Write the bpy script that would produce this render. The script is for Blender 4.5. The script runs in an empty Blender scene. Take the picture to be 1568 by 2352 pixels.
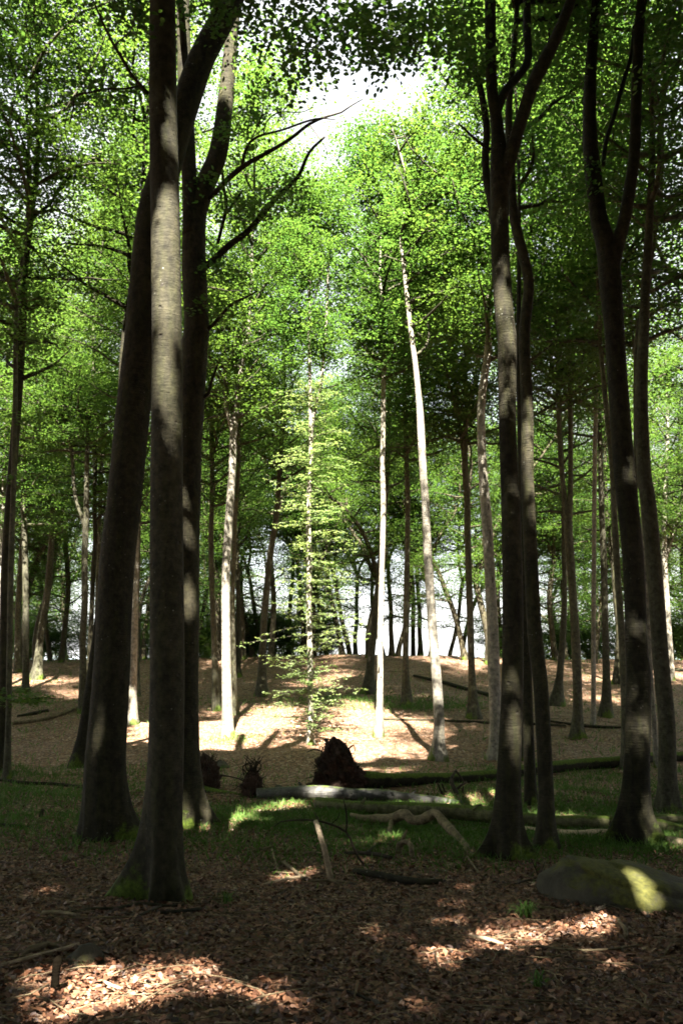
import bpy, math, random
import numpy as np

random.seed(7)
RNG = np.random.default_rng(11)
R = math.radians
C = bpy.context.scene.collection
S = bpy.context.scene

# ------------------------------------------------------------------ camera, sky, sun, exposure
EYE = 1.6
TILT = R(10.0)
FPX = 1829.0                       # focal length in pixels of a 1568 x 2352 view
SUN_EL = R(52.0)
cam = bpy.data.cameras.new('camera')
cam.sensor_fit = 'VERTICAL'
cam.sensor_height = 36.0
cam.lens = 36.0 * FPX / 2352.0
cam.clip_start = 0.1
cam.clip_end = 4000.0
cam_ob = bpy.data.objects.new('camera', cam)
cam_ob.location = (0, 0, EYE)
cam_ob.rotation_euler = (R(90) + TILT, 0, 0)
C.objects.link(cam_ob)
S.camera = cam_ob

world = bpy.data.worlds.new('World')
S.world = world
world.use_nodes = True
wn = world.node_tree
wn.nodes.clear()
sky = wn.nodes.new('ShaderNodeTexSky')
sky.sky_type = 'NISHITA'
sky.sun_disc = False
sky.sun_elevation = SUN_EL
sky.sun_rotation = R(180)
sky.air_density = 1.0
sky.dust_density = 2.5
bg = wn.nodes.new('ShaderNodeBackground')
bg.inputs[1].default_value = 0.05
wo = wn.nodes.new('ShaderNodeOutputWorld')
veil = wn.nodes.new('ShaderNodeMix')          # thin bright summer cloud over the blue
veil.data_type = 'RGBA'
cn = wn.nodes.new('ShaderNodeTexNoise')
cn.inputs['Scale'].default_value = 2.2
cn.inputs['Detail'].default_value = 5
cr = wn.nodes.new('ShaderNodeValToRGB')
cr.color_ramp.elements[0].position = 0.36
cr.color_ramp.elements[0].color = (0.75, 0.75, 0.75, 1)
cr.color_ramp.elements[1].position = 0.6
wtc = wn.nodes.new('ShaderNodeTexCoord')
wn.links.new(wtc.outputs['Generated'], cn.inputs['Vector'])
wn.links.new(cn.outputs['Fac'], cr.inputs[0])
wsep = wn.nodes.new('ShaderNodeSeparateXYZ')
wn.links.new(wtc.outputs['Generated'], wsep.inputs[0])
whz = wn.nodes.new('ShaderNodeMapRange')
whz.inputs[1].default_value = 0.0
whz.inputs[2].default_value = 0.35
whz.inputs[3].default_value = 1.0
whz.inputs[4].default_value = 0.0
wn.links.new(wsep.outputs[2], whz.inputs[0])
wmax = wn.nodes.new('ShaderNodeMath')
wmax.operation = 'MAXIMUM'
wn.links.new(cr.outputs[0], wmax.inputs[0])
wn.links.new(whz.outputs[0], wmax.inputs[1])
wn.links.new(wmax.outputs[0], veil.inputs[0])
wn.links.new(sky.outputs[0], veil.inputs[6])
wcol = wn.nodes.new('ShaderNodeMix')          # the haze over the sea is the whitest part of the sky
wcol.data_type = 'RGBA'
wcol.inputs[6].default_value = (2.0, 2.06, 2.16, 1)
wcol.inputs[7].default_value = (3.4, 3.4, 3.35, 1)
wn.links.new(whz.outputs[0], wcol.inputs[0])
wn.links.new(wcol.outputs[2], veil.inputs[7])
wn.links.new(veil.outputs[2], bg.inputs[0])
wn.links.new(bg.outputs[0], wo.inputs[0])

sun = bpy.data.lights.new('sun', 'SUN')
sun.energy = 5.0
sun.angle = R(0.5)
sun.color = (1.0, 0.93, 0.82)
sun_ob = bpy.data.objects.new('sun', sun)
sun_ob.rotation_euler = (R(90) - SUN_EL, 0, 0)
sun_ob.location = (0, -30, 40)
C.objects.link(sun_ob)

S.view_settings.view_transform = 'Standard'
S.view_settings.look = 'None'
S.view_settings.exposure = 3.9
S.view_settings.gamma = 1.0
S.render.engine = 'CYCLES'
S.cycles.max_bounces = 7
S.cycles.diffuse_bounces = 4
S.cycles.glossy_bounces = 2
S.cycles.transmission_bounces = 4
S.cycles.transparent_max_bounces = 4
S.cycles.caustics_reflective = False
S.cycles.caustics_refractive = False
S.cycles.use_denoising = True
S.cycles.filter_width = 1.75
S.cycles.sample_clamp_indirect = 6.0

# ------------------------------------------------------------------ ground shape and pixel rays
_ky = np.array([-60, -10, 0, 4, 7, 9.5, 13, 15, 19, 22.5, 27, 31, 36, 40, 44, 46, 48, 52, 60, 80, 120, 200, 400])
_kz = np.array([.6, .22, .07, -.02, -.45, -.69, -.88, -.89, -.78, -.65, -.37, -.04, .44, .88, 1.28, 1.38, 1.3, .6, -2, -9, -17, -23, -30])
_ty = np.arange(-60, 400, 0.25)
_tz = np.interp(_ty, _ky, _kz)
_k = np.exp(-0.5 * (np.arange(-8, 9) / 3.0) ** 2)
_k /= _k.sum()
_tz = np.convolve(np.pad(_tz, 8, mode='edge'), _k, mode='valid')

def g(x, y):
    x = np.asarray(x, float); y = np.asarray(y, float)
    z = np.interp(y, _ty, _tz)
    ramp = np.clip((y - 30) / 14, 0, 1)
    z = z + ramp * (0.10 * np.sin(x * 0.21 + 1.3) - 0.03 * np.abs(x) / 6)
    z = z + 0.030 * np.sin(x * 1.3 + 0.7 * y) + 0.022 * np.sin(1.9 * y - 0.8 * x + 2) + 0.014 * np.sin(3.3 * x + 2.1 * y + 1)
    return z

def ray(px, py):
    u = (px - 784.0) / FPX
    v = -(py - 1176.0) / FPX
    return np.array([u, math.cos(TILT) - v * math.sin(TILT), math.sin(TILT) + v * math.cos(TILT)])

def at(px, py, D):
    d = ray(px, py)
    s = D / d[1]
    return np.array([d[0] * s, D, EYE + d[2] * s]), s

_ys = np.arange(2.0, 70.0, 0.04)
def hit(px, py):
    d = ray(px, py)
    s = _ys / d[1]
    below = EYE + d[2] * s <= g(d[0] * s, _ys)
    i = int(np.argmax(below)) if below.any() else int(np.argmax(g(d[0] * s, _ys) - (EYE + d[2] * s)))
    return np.array([d[0] * s[i], _ys[i], float(g(d[0] * s[i], _ys[i]))]), s[i]

# ------------------------------------------------------------------ mesh collector
class MB:
    def __init__(self):
        self.v, self.f, self.a, self.t, self.n = [], [], [], [], 0
    def add(self, v, f, moss=0.0, tint=0.5):
        v = np.asarray(v, float).reshape(-1, 3)
        f = np.asarray(f, np.int64)
        self.v.append(v)
        self.f.append(f + self.n)
        self.a.append(np.broadcast_to(np.asarray(moss, float), (len(v),)))
        self.t.append(np.broadcast_to(np.asarray(tint, float), (len(v),)))
        self.n += len(v)
    def build(self, name, mat, parent=None, base=(0, 0, 0), smooth=True):
        me = bpy.data.meshes.new(name)
        V = np.concatenate(self.v) - np.asarray(base, float)
        me.vertices.add(len(V))
        me.vertices.foreach_set('co', V.astype(np.float32).ravel())
        idx = np.concatenate([f.ravel() for f in self.f])
        tot = np.concatenate([np.full(len(f), f.shape[1]) for f in self.f])
        start = np.concatenate([[0], np.cumsum(tot)[:-1]])
        me.loops.add(len(idx))
        me.loops.foreach_set('vertex_index', idx.astype(np.int32))
        me.polygons.add(len(tot))
        me.polygons.foreach_set('loop_start', start.astype(np.int32))
        me.polygons.foreach_set('loop_total', tot.astype(np.int32))
        me.polygons.foreach_set('use_smooth', np.full(len(tot), smooth))
        for nm, arr in (('moss', self.a), ('tint', self.t)):
            at_ = me.attributes.new(nm, 'FLOAT', 'POINT')
            at_.data.foreach_set('value', np.concatenate(arr).astype(np.float32))
        me.update()
        me.validate()
        if mat is not None:
            me.materials.append(mat)
        o = bpy.data.objects.new(name, me)
        C.objects.link(o)
        if parent is not None:
            o.parent = parent
        return o

class Pieces:
    """Branch by branch; few of them become parts of their own, many become one mesh."""
    def __init__(self): self.p = []
    @property
    def n(self): return len(self.p)
    def build(self, name, mat, parent, base):
        if len(self.p) <= 12:
            for m in self.p: m.build('branch', mat, parent, base)
            return
        a = MB()
        for m in self.p:
            for v, mo, ti in zip(m.v, m.a, m.t): a.v.append(v); a.a.append(mo); a.t.append(ti)
            for f in m.f: a.f.append(f + a.n)
            a.n += m.n
        a.build(name, mat, parent, base)

def thing(name, label, cat, loc, group=None):
    o = bpy.data.objects.new(name, None)
    C.objects.link(o)
    o.empty_display_size = 0.3
    o.location = [float(c) for c in loc]
    o['label'] = label
    o['category'] = cat
    if group:
        o['group'] = group
    return o

def tag(o, label, cat, group=None, kind=None):
    if label: o['label'] = label
    if cat: o['category'] = cat
    if group: o['group'] = group
    if kind: o['kind'] = kind
    return o

def catmull(P, step):
    P = np.asarray(P, float)
    if len(P) == 2:
        n = max(2, int(np.linalg.norm(P[1, :3] - P[0, :3]) / step) + 1)
        t = np.linspace(0, 1, n)[:, None]
        return P[0] * (1 - t) + P[1] * t
    Q = np.vstack([2 * P[0] - P[1], P, 2 * P[-1] - P[-2]])
    out = []
    for i in range(1, len(Q) - 2):
        n = max(1, int(round(np.linalg.norm(Q[i + 1, :3] - Q[i, :3]) / step)))
        t = (np.arange(n) / n)[:, None]
        p0, p1, p2, p3 = Q[i - 1], Q[i], Q[i + 1], Q[i + 2]
        out.append(0.5 * (2 * p1 + (p2 - p0) * t + (2 * p0 - 5 * p1 + 4 * p2 - p3) * t ** 2 + (3 * p1 - p0 - 3 * p2 + p3) * t ** 3))
    out.append(P[-1:])
    return np.vstack(out)

def tube(mb, P, seg=8, step=0.3, bump=0.04, seed=0, flare=None, ground=None, tip=True, mossy=None, knots=None, tint=0.5, fine=0.0):
    if isinstance(mb, Pieces):
        mb.p.append(MB()); mb = mb.p[-1]
    """P rows: x y z r.  flare: list of (angle, strength, width, height)."""
    P = catmull(P, step)
    P[:, 3] = np.maximum(P[:, 3], 0.002)
    c, r = P[:, :3], P[:, 3]
    n = len(P)
    T = np.gradient(c, axis=0)
    T /= np.linalg.norm(T, axis=1)[:, None] + 1e-9
    ref = np.array([1.0, 0, 0]) if abs(T[0, 0]) < 0.8 else np.array([0, 1.0, 0])
    A = np.zeros((n, 3))
    u = ref - T[0] * ref.dot(T[0])
    for i in range(n):
        u = u - T[i] * u.dot(T[i])
        u /= np.linalg.norm(u) + 1e-9
        A[i] = u
    B = np.cross(T, A)
    th = np.arange(seg) / seg * 2 * math.pi
    L = np.concatenate([[0], np.cumsum(np.linalg.norm(np.diff(c, axis=0), axis=1))])
    q = np.random.default_rng(seed + 5)
    mul = np.ones((n, seg))
    if bump:
        for k in range(1, 5):
            ph, ph2 = q.uniform(0, 6.28, 2)
            f = q.uniform(0.5, 2.2) * (0.5 if k < 3 else 2.0) / max(0.12, r.max() * 2.2) * 0.4
            mul += bump / k * np.sin(k * th[None, :] + ph + 1.5 * np.sin(L[:, None] * f * 0.6 + ph2)) * (0.6 + 0.4 * np.sin(L[:, None] * f + ph2))
    if fine:
        mul += fine * q.normal(0, 1, (n, seg))
    rad = r[:, None] * mul
    moss = np.zeros((n, seg))
    if flare is not None:
        h = np.maximum(c[:, 2] - ground, -0.1)
        r0 = r[0]
        for (a, s, w, hf) in flare:
            d = np.angle(np.exp(1j * (th - a)))
            rad = rad + (r0 * s * np.exp(-np.maximum(h, 0) / hf))[:, None] * np.exp(-(d / w) ** 2)[None, :]
        lim = q.uniform(0.7, 1.3, 1)[0]
        moss = np.exp(-np.maximum(h, 0) / (0.30 * lim))[:, None] * (0.75 + 0.35 * np.sin(th * 2 + q.uniform(0, 6)))[None, :]
    V = c[:, None, :] + rad[:, :, None] * (np.cos(th)[None, :, None] * A[:, None, :] + np.sin(th)[None, :, None] * B[:, None, :])
    if knots is not None:
        for (kz, ka, ks) in knots:
            d = np.angle(np.exp(1j * (th - ka)))
            e = np.sqrt(((c[:, 2] - kz)[:, None] / (ks * 0.8)) ** 2 + ((d[None, :] * r[:, None]) / ks) ** 2)
            V += (0.25 * ks * np.exp(-(e - 0.9) ** 2 / 0.12))[:, :, None] * (np.cos(th)[None, :, None] * A[:, None, :] + np.sin(th)[None, :, None] * B[:, None, :])
            moss = np.where(e < 0.75, -1.0, moss)
    i = np.arange(n - 1)[:, None]
    j = np.arange(seg)[None, :]
    j2 = (j + 1) % seg
    F = np.stack([i * seg + j, i * seg + j2, (i + 1) * seg + j2, (i + 1) * seg + j], -1).reshape(-1, 4)
    if mossy is not None:
        nz = (V - c[:, None, :])[:, :, 2] / (rad + 1e-6)
        moss = np.maximum(moss, np.clip(nz * 1.4 + mossy, 0, 1))
    V = V.reshape(-1, 3)
    mb.add(V, F, moss.ravel(), tint)
    # end caps
    k = mb.n
    cap = np.vstack([c[0], c[-1] + T[-1] * r[-1] * (1.0 if tip else 0.05)])
    base0 = k - n * seg
    mb.add(cap, np.zeros((0, 3), int), 0.0, tint)
    jj = np.arange(seg)
    f0 = np.stack([base0 + (jj + 1) % seg, base0 + jj, np.full(seg, k)], -1)
    f1 = np.stack([base0 + (n - 1) * seg + jj, base0 + (n - 1) * seg + (jj + 1) % seg, np.full(seg, k + 1)], -1)
    mb.f.append(np.vstack([f0, f1]))
    return P

# ------------------------------------------------------------------ materials
def mat(name):
    m = bpy.data.materials.new(name)
    m.use_nodes = True
    nt = m.node_tree
    nt.nodes.clear()
    return m, nt

def N(nt, typ, **kw):
    n = nt.nodes.new(typ)
    for k, v in kw.items():
        if k.startswith('i_'):
            n.inputs[int(k[2:])].default_value = v
        else:
            setattr(n, k, v)
    return n

def ramp(nt, fac, stops, interp='LINEAR'):
    n = nt.nodes.new('ShaderNodeValToRGB')
    n.color_ramp.interpolation = interp
    el = n.color_ramp.elements
    while len(el) < len(stops):
        el.new(0.5)
    for e, (p, c) in zip(el, stops):
        e.position = p
        e.color = (c[0], c[1], c[2], 1) if len(c) == 3 else c
    nt.links.new(fac, n.inputs[0])
    return n.outputs[0]

def mixc(nt, fac, a, b, blend='MIX'):
    n = nt.nodes.new('ShaderNodeMix')
    n.data_type = 'RGBA'
    n.blend_type = blend
    for i, x in ((0, fac), (6, a), (7, b)):
        if isinstance(x, (int, float)):
            n.inputs[i].default_value = x
        elif isinstance(x, tuple):
            n.inputs[i].default_value = (x[0], x[1], x[2], 1)
        else:
            nt.links.new(x, n.inputs[i])
    return n.outputs[2]

def math_(nt, op, a, b=None, clamp=False):
    n = nt.nodes.new('ShaderNodeMath')
    n.operation = op
    n.use_clamp = clamp
    for i, x in enumerate((a, b)):
        if x is None: continue
        if isinstance(x, (int, float)): n.inputs[i].default_value = x
        else: nt.links.new(x, n.inputs[i])
    return n.outputs[0]

def noise(nt, vec, scale, detail=4, rough=0.55):
    n = nt.nodes.new('ShaderNodeTexNoise')
    n.inputs['Scale'].default_value = scale
    n.inputs['Detail'].default_value = detail
    n.inputs['Roughness'].default_value = rough
    if vec is not None: nt.links.new(vec, n.inputs['Vector'])
    return n.outputs['Fac']

def scaled(nt, vec, s):
    n = nt.nodes.new('ShaderNodeMapping')
    n.inputs['Scale'].default_value = s
    nt.links.new(vec, n.inputs['Vector'])
    return n.outputs[0]

def finish(nt, col, rough=0.8, bump=None, bd=0.02, bs=0.6, spec=0.3):
    p = nt.nodes.new('ShaderNodeBsdfPrincipled')
    if isinstance(col, tuple): p.inputs['Base Color'].default_value = (*col, 1)
    else: nt.links.new(col, p.inputs['Base Color'])
    if isinstance(rough, (int, float)): p.inputs['Roughness'].default_value = rough
    else: nt.links.new(rough, p.inputs['Roughness'])
    p.inputs['Specular IOR Level'].default_value = spec
    if bump is not None:
        b = nt.nodes.new('ShaderNodeBump')
        b.inputs['Strength'].default_value = bs
        b.inputs['Distance'].default_value = bd
        nt.links.new(bump, b.inputs['Height'])
        nt.links.new(b.outputs[0], p.inputs['Normal'])
    o = nt.nodes.new('ShaderNodeOutputMaterial')
    nt.links.new(p.outputs[0], o.inputs[0])
    return p

def bark_material(name, lo, hi, algae=(0.075, 0.08, 0.03), algae_amt=0.5, rough=0.85, wrinkle=1.0, specks=0.6, spec=0.15):
    m, nt = mat(name)
    co = nt.nodes.new('ShaderNodeTexCoord').outputs['Object']
    oi = nt.nodes.new('ShaderNodeObjectInfo').outputs['Random']
    blot = noise(nt, scaled(nt, co, (1.6, 1.6, 0.7)), 2.2, 5, 0.6)
    fine = noise(nt, scaled(nt, co, (10, 10, 26)), 1.6, 4, 0.65)
    streak = noise(nt, scaled(nt, co, (7, 7, 0.8)), 2.0, 4, 0.6)
    c = ramp(nt, blot, [(0.30, lo), (0.68, hi)])
    c = mixc(nt, math_(nt, 'MULTIPLY', ramp(nt, fine, [(0.35, (0, 0, 0)), (0.75, (1, 1, 1))]), 0.45), c, (lo[0] * 0.55, lo[1] * 0.55, lo[2] * 0.55))
    c = mixc(nt, math_(nt, 'MULTIPLY', ramp(nt, streak, [(0.45, (0, 0, 0)), (0.7, (1, 1, 1))]), algae_amt), c, algae)
    mott = noise(nt, scaled(nt, co, (1, 1, .8)), 13, 4, 0.65)
    c = mixc(nt, 1.0, c, ramp(nt, mott, [(0.32, (0.5, 0.5, 0.5)), (0.5, (1, 1, 1)), (0.68, (1.5, 1.48, 1.4))]), 'MULTIPLY')
    # pale lichen specks
    vo = nt.nodes.new('ShaderNodeTexVoronoi')
    vo.inputs['Scale'].default_value = 14
    nt.links.new(co, vo.inputs['Vector'])
    sp = ramp(nt, vo.outputs['Distance'], [(0.05, (1, 1, 1)), (0.13, (0, 0, 0))])
    gate = ramp(nt, noise(nt, co, 1.4, 2), [(0.52, (0, 0, 0)), (0.66, (1, 1, 1))])
    c = mixc(nt, math_(nt, 'MULTIPLY', math_(nt, 'MULTIPLY', sp, gate), specks), c, (0.42, 0.42, 0.36))
    # dark dents
    vo2 = nt.nodes.new('ShaderNodeTexVoronoi')
    vo2.inputs['Scale'].default_value = 3.2
    nt.links.new(scaled(nt, co, (1.3, 1.3, 1.6)), vo2.inputs['Vector'])
    dn = ramp(nt, vo2.outputs['Distance'], [(0.04, (1, 1, 1)), (0.11, (0, 0, 0))])
    c = mixc(nt, math_(nt, 'MULTIPLY', dn, 0.8), c, (0.03, 0.026, 0.02))
    # moss and knots by attribute
    atn = nt.nodes.new('ShaderNodeAttribute')
    atn.attribute_name = 'moss'
    mo = math_(nt, 'ADD', atn.outputs['Fac'], math_(nt, 'MULTIPLY', math_(nt, 'SUBTRACT', noise(nt, co, 7, 5, 0.7), 0.5), 1.5))
    mf = ramp(nt, mo, [(0.55, (0, 0, 0)), (0.80, (1, 1, 1))])
    mcol = ramp(nt, noise(nt, co, 30, 3), [(0.3, (0.035, 0.06, 0.008)), (0.7, (0.11, 0.16, 0.02))])
    c = mixc(nt, math_(nt, 'MULTIPLY', mf, 0.9), c, mcol)
    kn = math_(nt, 'LESS_THAN', atn.outputs['Fac'], -0.5)
    c = mixc(nt, math_(nt, 'MULTIPLY', kn, 0.85), c, (0.02, 0.017, 0.013))
    # tree to tree tone
    v = math_(nt, 'ADD', math_(nt, 'MULTIPLY', oi, 0.5), 0.72)
    c = mixc(nt, 1.0, c, v, 'MULTIPLY')
    ring = noise(nt, scaled(nt, co, (2.0, 2.0, 30)), 2.0, 3, 0.6)
    h = math_(nt, 'ADD', math_(nt, 'MULTIPLY', fine, 0.6), math_(nt, 'MULTIPLY', ring, 0.7 * wrinkle))
    h = math_(nt, 'SUBTRACT', h, math_(nt, 'MULTIPLY', dn, 0.8))
    finish(nt, c, rough, h, 0.02, 0.85, spec)
    return m

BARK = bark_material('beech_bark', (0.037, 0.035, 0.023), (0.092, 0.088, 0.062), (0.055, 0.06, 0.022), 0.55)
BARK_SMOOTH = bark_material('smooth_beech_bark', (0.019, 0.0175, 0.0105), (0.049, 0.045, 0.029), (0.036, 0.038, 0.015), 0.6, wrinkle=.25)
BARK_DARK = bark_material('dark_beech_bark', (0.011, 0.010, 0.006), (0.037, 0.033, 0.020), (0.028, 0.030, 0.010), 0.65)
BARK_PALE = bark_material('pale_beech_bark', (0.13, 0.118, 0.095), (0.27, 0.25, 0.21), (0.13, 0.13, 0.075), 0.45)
BARK_FAR = bark_material('far_beech_bark', (0.025, 0.021, 0.014), (0.06, 0.051, 0.033), (0.06, 0.065, 0.025), 0.4)
DEADWOOD = bark_material('dead_wood', (0.07, 0.052, 0.03), (0.21, 0.168, 0.105), (0.07, 0.066, 0.028), 0.4, 0.9)
BLEACHED = bark_material('bare_pale_wood', (0.27, 0.20, 0.13), (0.46, 0.37, 0.26), (0.16, 0.13, 0.08), 0.35, 0.9)
GREYLOG = bark_material('grey_log_bark', (0.02, 0.02, 0.019), (0.075, 0.072, 0.066), (0.03, 0.032, 0.016), 0.7, 0.55, spec=.3)
SHADE_BLACK = bark_material('shade_black_wood', (0.002, 0.0016, 0.001), (0.008, 0.006, 0.004), (0.005, 0.005, 0.002), 0.3, specks=0.0, spec=0.01)  # near-black wood: the small stub's shade is put into its colour
GREENLOG = bark_material('greenish_log_bark', (0.08, 0.077, 0.042), (0.21, 0.20, 0.11), (0.13, 0.14, 0.045), 0.7)
TWIG = bark_material('dark_twig_bark', (0.018, 0.014, 0.010), (0.045, 0.037, 0.027), (0.03, 0.03, 0.015), 0.3)

def leaf_material(name, dark, light, trans, tf=0.5):
    m, nt = mat(name)
    a = nt.nodes.new('ShaderNodeAttribute')
    a.attribute_name = 'tint'
    oi = nt.nodes.new('ShaderNodeObjectInfo').outputs['Random']
    f = math_(nt, 'ADD', a.outputs['Fac'], math_(nt, 'MULTIPLY', math_(nt, 'SUBTRACT', oi, 0.5), 0.35), True)
    c = ramp(nt, f, [(0.0, dark), (1.0, light)])
    tc = ramp(nt, f, [(0.0, (trans[0] * 0.6, trans[1] * 0.75, trans[2] * 0.8)), (1.0, (trans[0] * 1.25, trans[1] * 1.1, trans[2]))])
    p = nt.nodes.new('ShaderNodeBsdfPrincipled')
    nt.links.new(c, p.inputs['Base Color'])
    p.inputs['Roughness'].default_value = 0.5
    p.inputs['Specular IOR Level'].default_value = 0.22
    t = nt.nodes.new('ShaderNodeBsdfTranslucent')
    nt.links.new(tc, t.inputs[0])
    mx = nt.nodes.new('ShaderNodeMixShader')
    mx.inputs[0].default_value = tf
    nt.links.new(p.outputs[0], mx.inputs[1])
    nt.links.new(t.outputs[0], mx.inputs[2])
    o = nt.nodes.new('ShaderNodeOutputMaterial')
    nt.links.new(mx.outputs[0], o.inputs[0])
    return m

LEAF = leaf_material('beech_leaf', (0.020, 0.050, 0.013), (0.070, 0.118, 0.028), (0.105, 0.195, 0.028))
LEAF_SUNLIT = leaf_material('sunlit_beech_leaf', (0.10, 0.155, 0.055), (0.19, 0.235, 0.105), (0.19, 0.27, 0.075))  # lighter copy of the beech leaf, sun on the sapling put into the colour
GRASS = leaf_material('grass_blade', (0.035, 0.085, 0.016), (0.10, 0.17, 0.035), (0.10, 0.22, 0.03), 0.3)

def litter_leaf_material():
    m, nt = mat('dry_leaf')
    a = nt.nodes.new('ShaderNodeAttribute')
    a.attribute_name = 'tint'
    c = ramp(nt, a.outputs['Fac'], [(0.0, (0.014, 0.0065, 0.004)), (0.3, (0.055, 0.023, 0.012)), (0.6, (0.14, 0.063, 0.032)), (0.85, (0.23, 0.122, 0.068)), (1.0, (0.35, 0.25, 0.19))])
    finish(nt, c, 0.55, None, spec=0.35)
    return m
DRY = litter_leaf_material()

def ground_material():
    m, nt = mat('leaf_litter_ground')
    co = nt.nodes.new('ShaderNodeTexCoord').outputs['Object']
    warp = N(nt, 'ShaderNodeTexNoise')
    warp.inputs['Scale'].default_value = 9
    nt.links.new(co, warp.inputs['Vector'])
    wv = mixc(nt, 0.06, co, warp.outputs['Color'])
    vo = nt.nodes.new('ShaderNodeTexVoronoi')
    vo.inputs['Scale'].default_value = 22
    nt.links.new(wv, vo.inputs['Vector'])
    sep = nt.nodes.new('ShaderNodeSeparateColor')
    nt.links.new(vo.outputs['Color'], sep.inputs[0])
    leafc = ramp(nt, sep.outputs[0], [(0.0, (0.045, 0.022, 0.014)), (0.3, (0.13, 0.065, 0.034)), (0.62, (0.245, 0.132, 0.071)), (0.87, (0.34, 0.225, 0.145)), (1.0, (0.44, 0.35, 0.29))])
    leafc = mixc(nt, ramp(nt, vo.outputs['Distance'], [(0.3, (0, 0, 0)), (0.8, (0.7, 0.7, 0.7))]), leafc, (0.05, 0.03, 0.018))
    soil = ramp(nt, noise(nt, co, 1.1, 5, 0.6), [(0.35, (0, 0, 0)), (0.7, (1, 1, 1))])
    leafc = mixc(nt, math_(nt, 'MULTIPLY', soil, 0.35), leafc, (0.07, 0.042, 0.026))
    a = nt.nodes.new('ShaderNodeAttribute')
    a.attribute_name = 'moss'
    gf = math_(nt, 'ADD', a.outputs['Fac'], math_(nt, 'MULTIPLY', math_(nt, 'SUBTRACT', noise(nt, co, 1.7, 6, 0.7), 0.5), 1.7))
    gf = ramp(nt, gf, [(0.5, (0, 0, 0)), (0.85, (1, 1, 1))])
    gcol = ramp(nt, noise(nt, co, 26, 4, 0.7), [(0.3, (0.030, 0.048, 0.012)), (0.7, (0.085, 0.12, 0.026))])
    c = mixc(nt, math_(nt, 'MULTIPLY', gf, 0.8), leafc, gcol)
    h = math_(nt, 'ADD', vo.outputs['Distance'], math_(nt, 'MULTIPLY', sep.outputs[1], 0.8))
    finish(nt, c, 0.75, h, 0.03, 0.8, 0.25)
    return m
GROUND = ground_material()

def rock_material():
    m, nt = mat('mossy_granite')
    co = nt.nodes.new('ShaderNodeTexCoord').outputs['Object']
    c = ramp(nt, noise(nt, co, 5, 6, 0.65), [(0.3, (0.022, 0.020, 0.014)), (0.7, (0.085, 0.078, 0.055))])
    c = mixc(nt, ramp(nt, noise(nt, co, 60, 3, 0.7), [(0.5, (0, 0, 0)), (0.75, (0.6, 0.6, 0.6))]), c, (0.05, 0.05, 0.045))
    a = nt.nodes.new('ShaderNodeAttribute')
    a.attribute_name = 'moss'
    mo = math_(nt, 'ADD', a.outputs['Fac'], math_(nt, 'MULTIPLY', math_(nt, 'SUBTRACT', noise(nt, co, 4.5, 6, 0.7), 0.5), 2.2))
    mf = ramp(nt, mo, [(0.5, (0, 0, 0)), (0.8, (1, 1, 1))])
    c = mixc(nt, math_(nt, 'MULTIPLY', mf, 0.85), c, ramp(nt, noise(nt, co, 24, 3), [(0.3, (0.035, 0.038, 0.008)), (0.7, (0.10, 0.10, 0.02))]))
    h = math_(nt, 'ADD', noise(nt, co, 9, 6, 0.7), math_(nt, 'MULTIPLY', noise(nt, co, 60, 3), 0.2))
    finish(nt, c, 0.9, h, 0.03, 0.6, 0.2)
    return m
ROCK = rock_material()

def soil_material():
    m, nt = mat('root_plate_soil')
    co = nt.nodes.new('ShaderNodeTexCoord').outputs['Object']
    c = ramp(nt, noise(nt, scaled(nt, co, (1, 1, 0.35)), 12, 6, 0.7), [(0.3, (0.016, 0.010, 0.007)), (0.55, (0.05, 0.031, 0.023)), (0.75, (0.12, 0.08, 0.062))])
    finish(nt, c, 0.95, noise(nt, scaled(nt, co, (1, 1, 0.35)), 22, 5, 0.7), 0.06, 1.0, 0.1)
    return m
SOIL = soil_material()

def water_material():
    m, nt = mat('pale_sea')
    co = nt.nodes.new('ShaderNodeTexCoord').outputs['Object']
    finish(nt, (0.30, 0.36, 0.40), 0.25, noise(nt, co, 0.4, 4), 0.2, 0.3, 0.5)
    return m
WATER = water_material()

# ------------------------------------------------------------------ where sun comes through the canopy
def poly_px(pts):
    return np.array([hit(x, y)[0][:2] for x, y in pts])

def in_poly(P, Q):
    x, y = P[:, 0], P[:, 1]
    ins = np.zeros(len(P), bool)
    n = len(Q)
    for i in range(n):
        x1, y1 = Q[i]; x2, y2 = Q[(i + 1) % n]
        c = ((y1 > y) != (y2 > y)) & (x < (x2 - x1) * (y - y1) / (y2 - y1 + 1e-12) + x1)
        ins ^= c
    return ins

POOL = poly_px([(290, 1705), (455, 1726), (600, 1716), (700, 1716), (745, 1738), (830, 1748), (930, 1738), (1016, 1752), (1040, 1704), (990, 1664),
                (950, 1650), (892, 1646), (884, 1602), (780, 1610), (690, 1612), (560, 1648), (455, 1660), (290, 1655)])
GAPS = [(hit(x, y)[0], rx, ry) for x, y, rx, ry in [
    # centre in the view, half axes on the ground in metres
    (60, 2226, .36, .27), (210, 2250, .26, .20), (340, 2262, .26, .18), (440, 2282, .55, .26), (510, 2268, .24, .18),
    (1030, 2192, .26, .22), (1130, 2166, .28, .15), (930, 2142, .28, .13), (1340, 2118, .50, .25), (1455, 2080, .30, .36),
    (1060, 2078, .16, .10), (660, 2012, .30, .22), (640, 2038, .26, .12), (505, 1985, .22, .16), (170, 2040, .18, .12),
    (480, 1990, .15, .12), (880, 1930, .35, .25), (560, 1885, .5, .35), (765, 1834, .30, .34), (880, 1766, .6, .45), (181, 2212, .16, .2),
    (1130, 1830, .4, .6), (1550, 1935, .4, .5), (480, 1893, .35, .4), (840, 1975, .2, .2), (1310, 1770, .4, .4), (1300, 1886, .45, .25), (960, 1852, .75, .26), (1230, 1872, .42, .26), (1385, 1876, .32, .26), (1520, 1897, .35, .22), (640, 1855, .4, .3)]]
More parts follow.
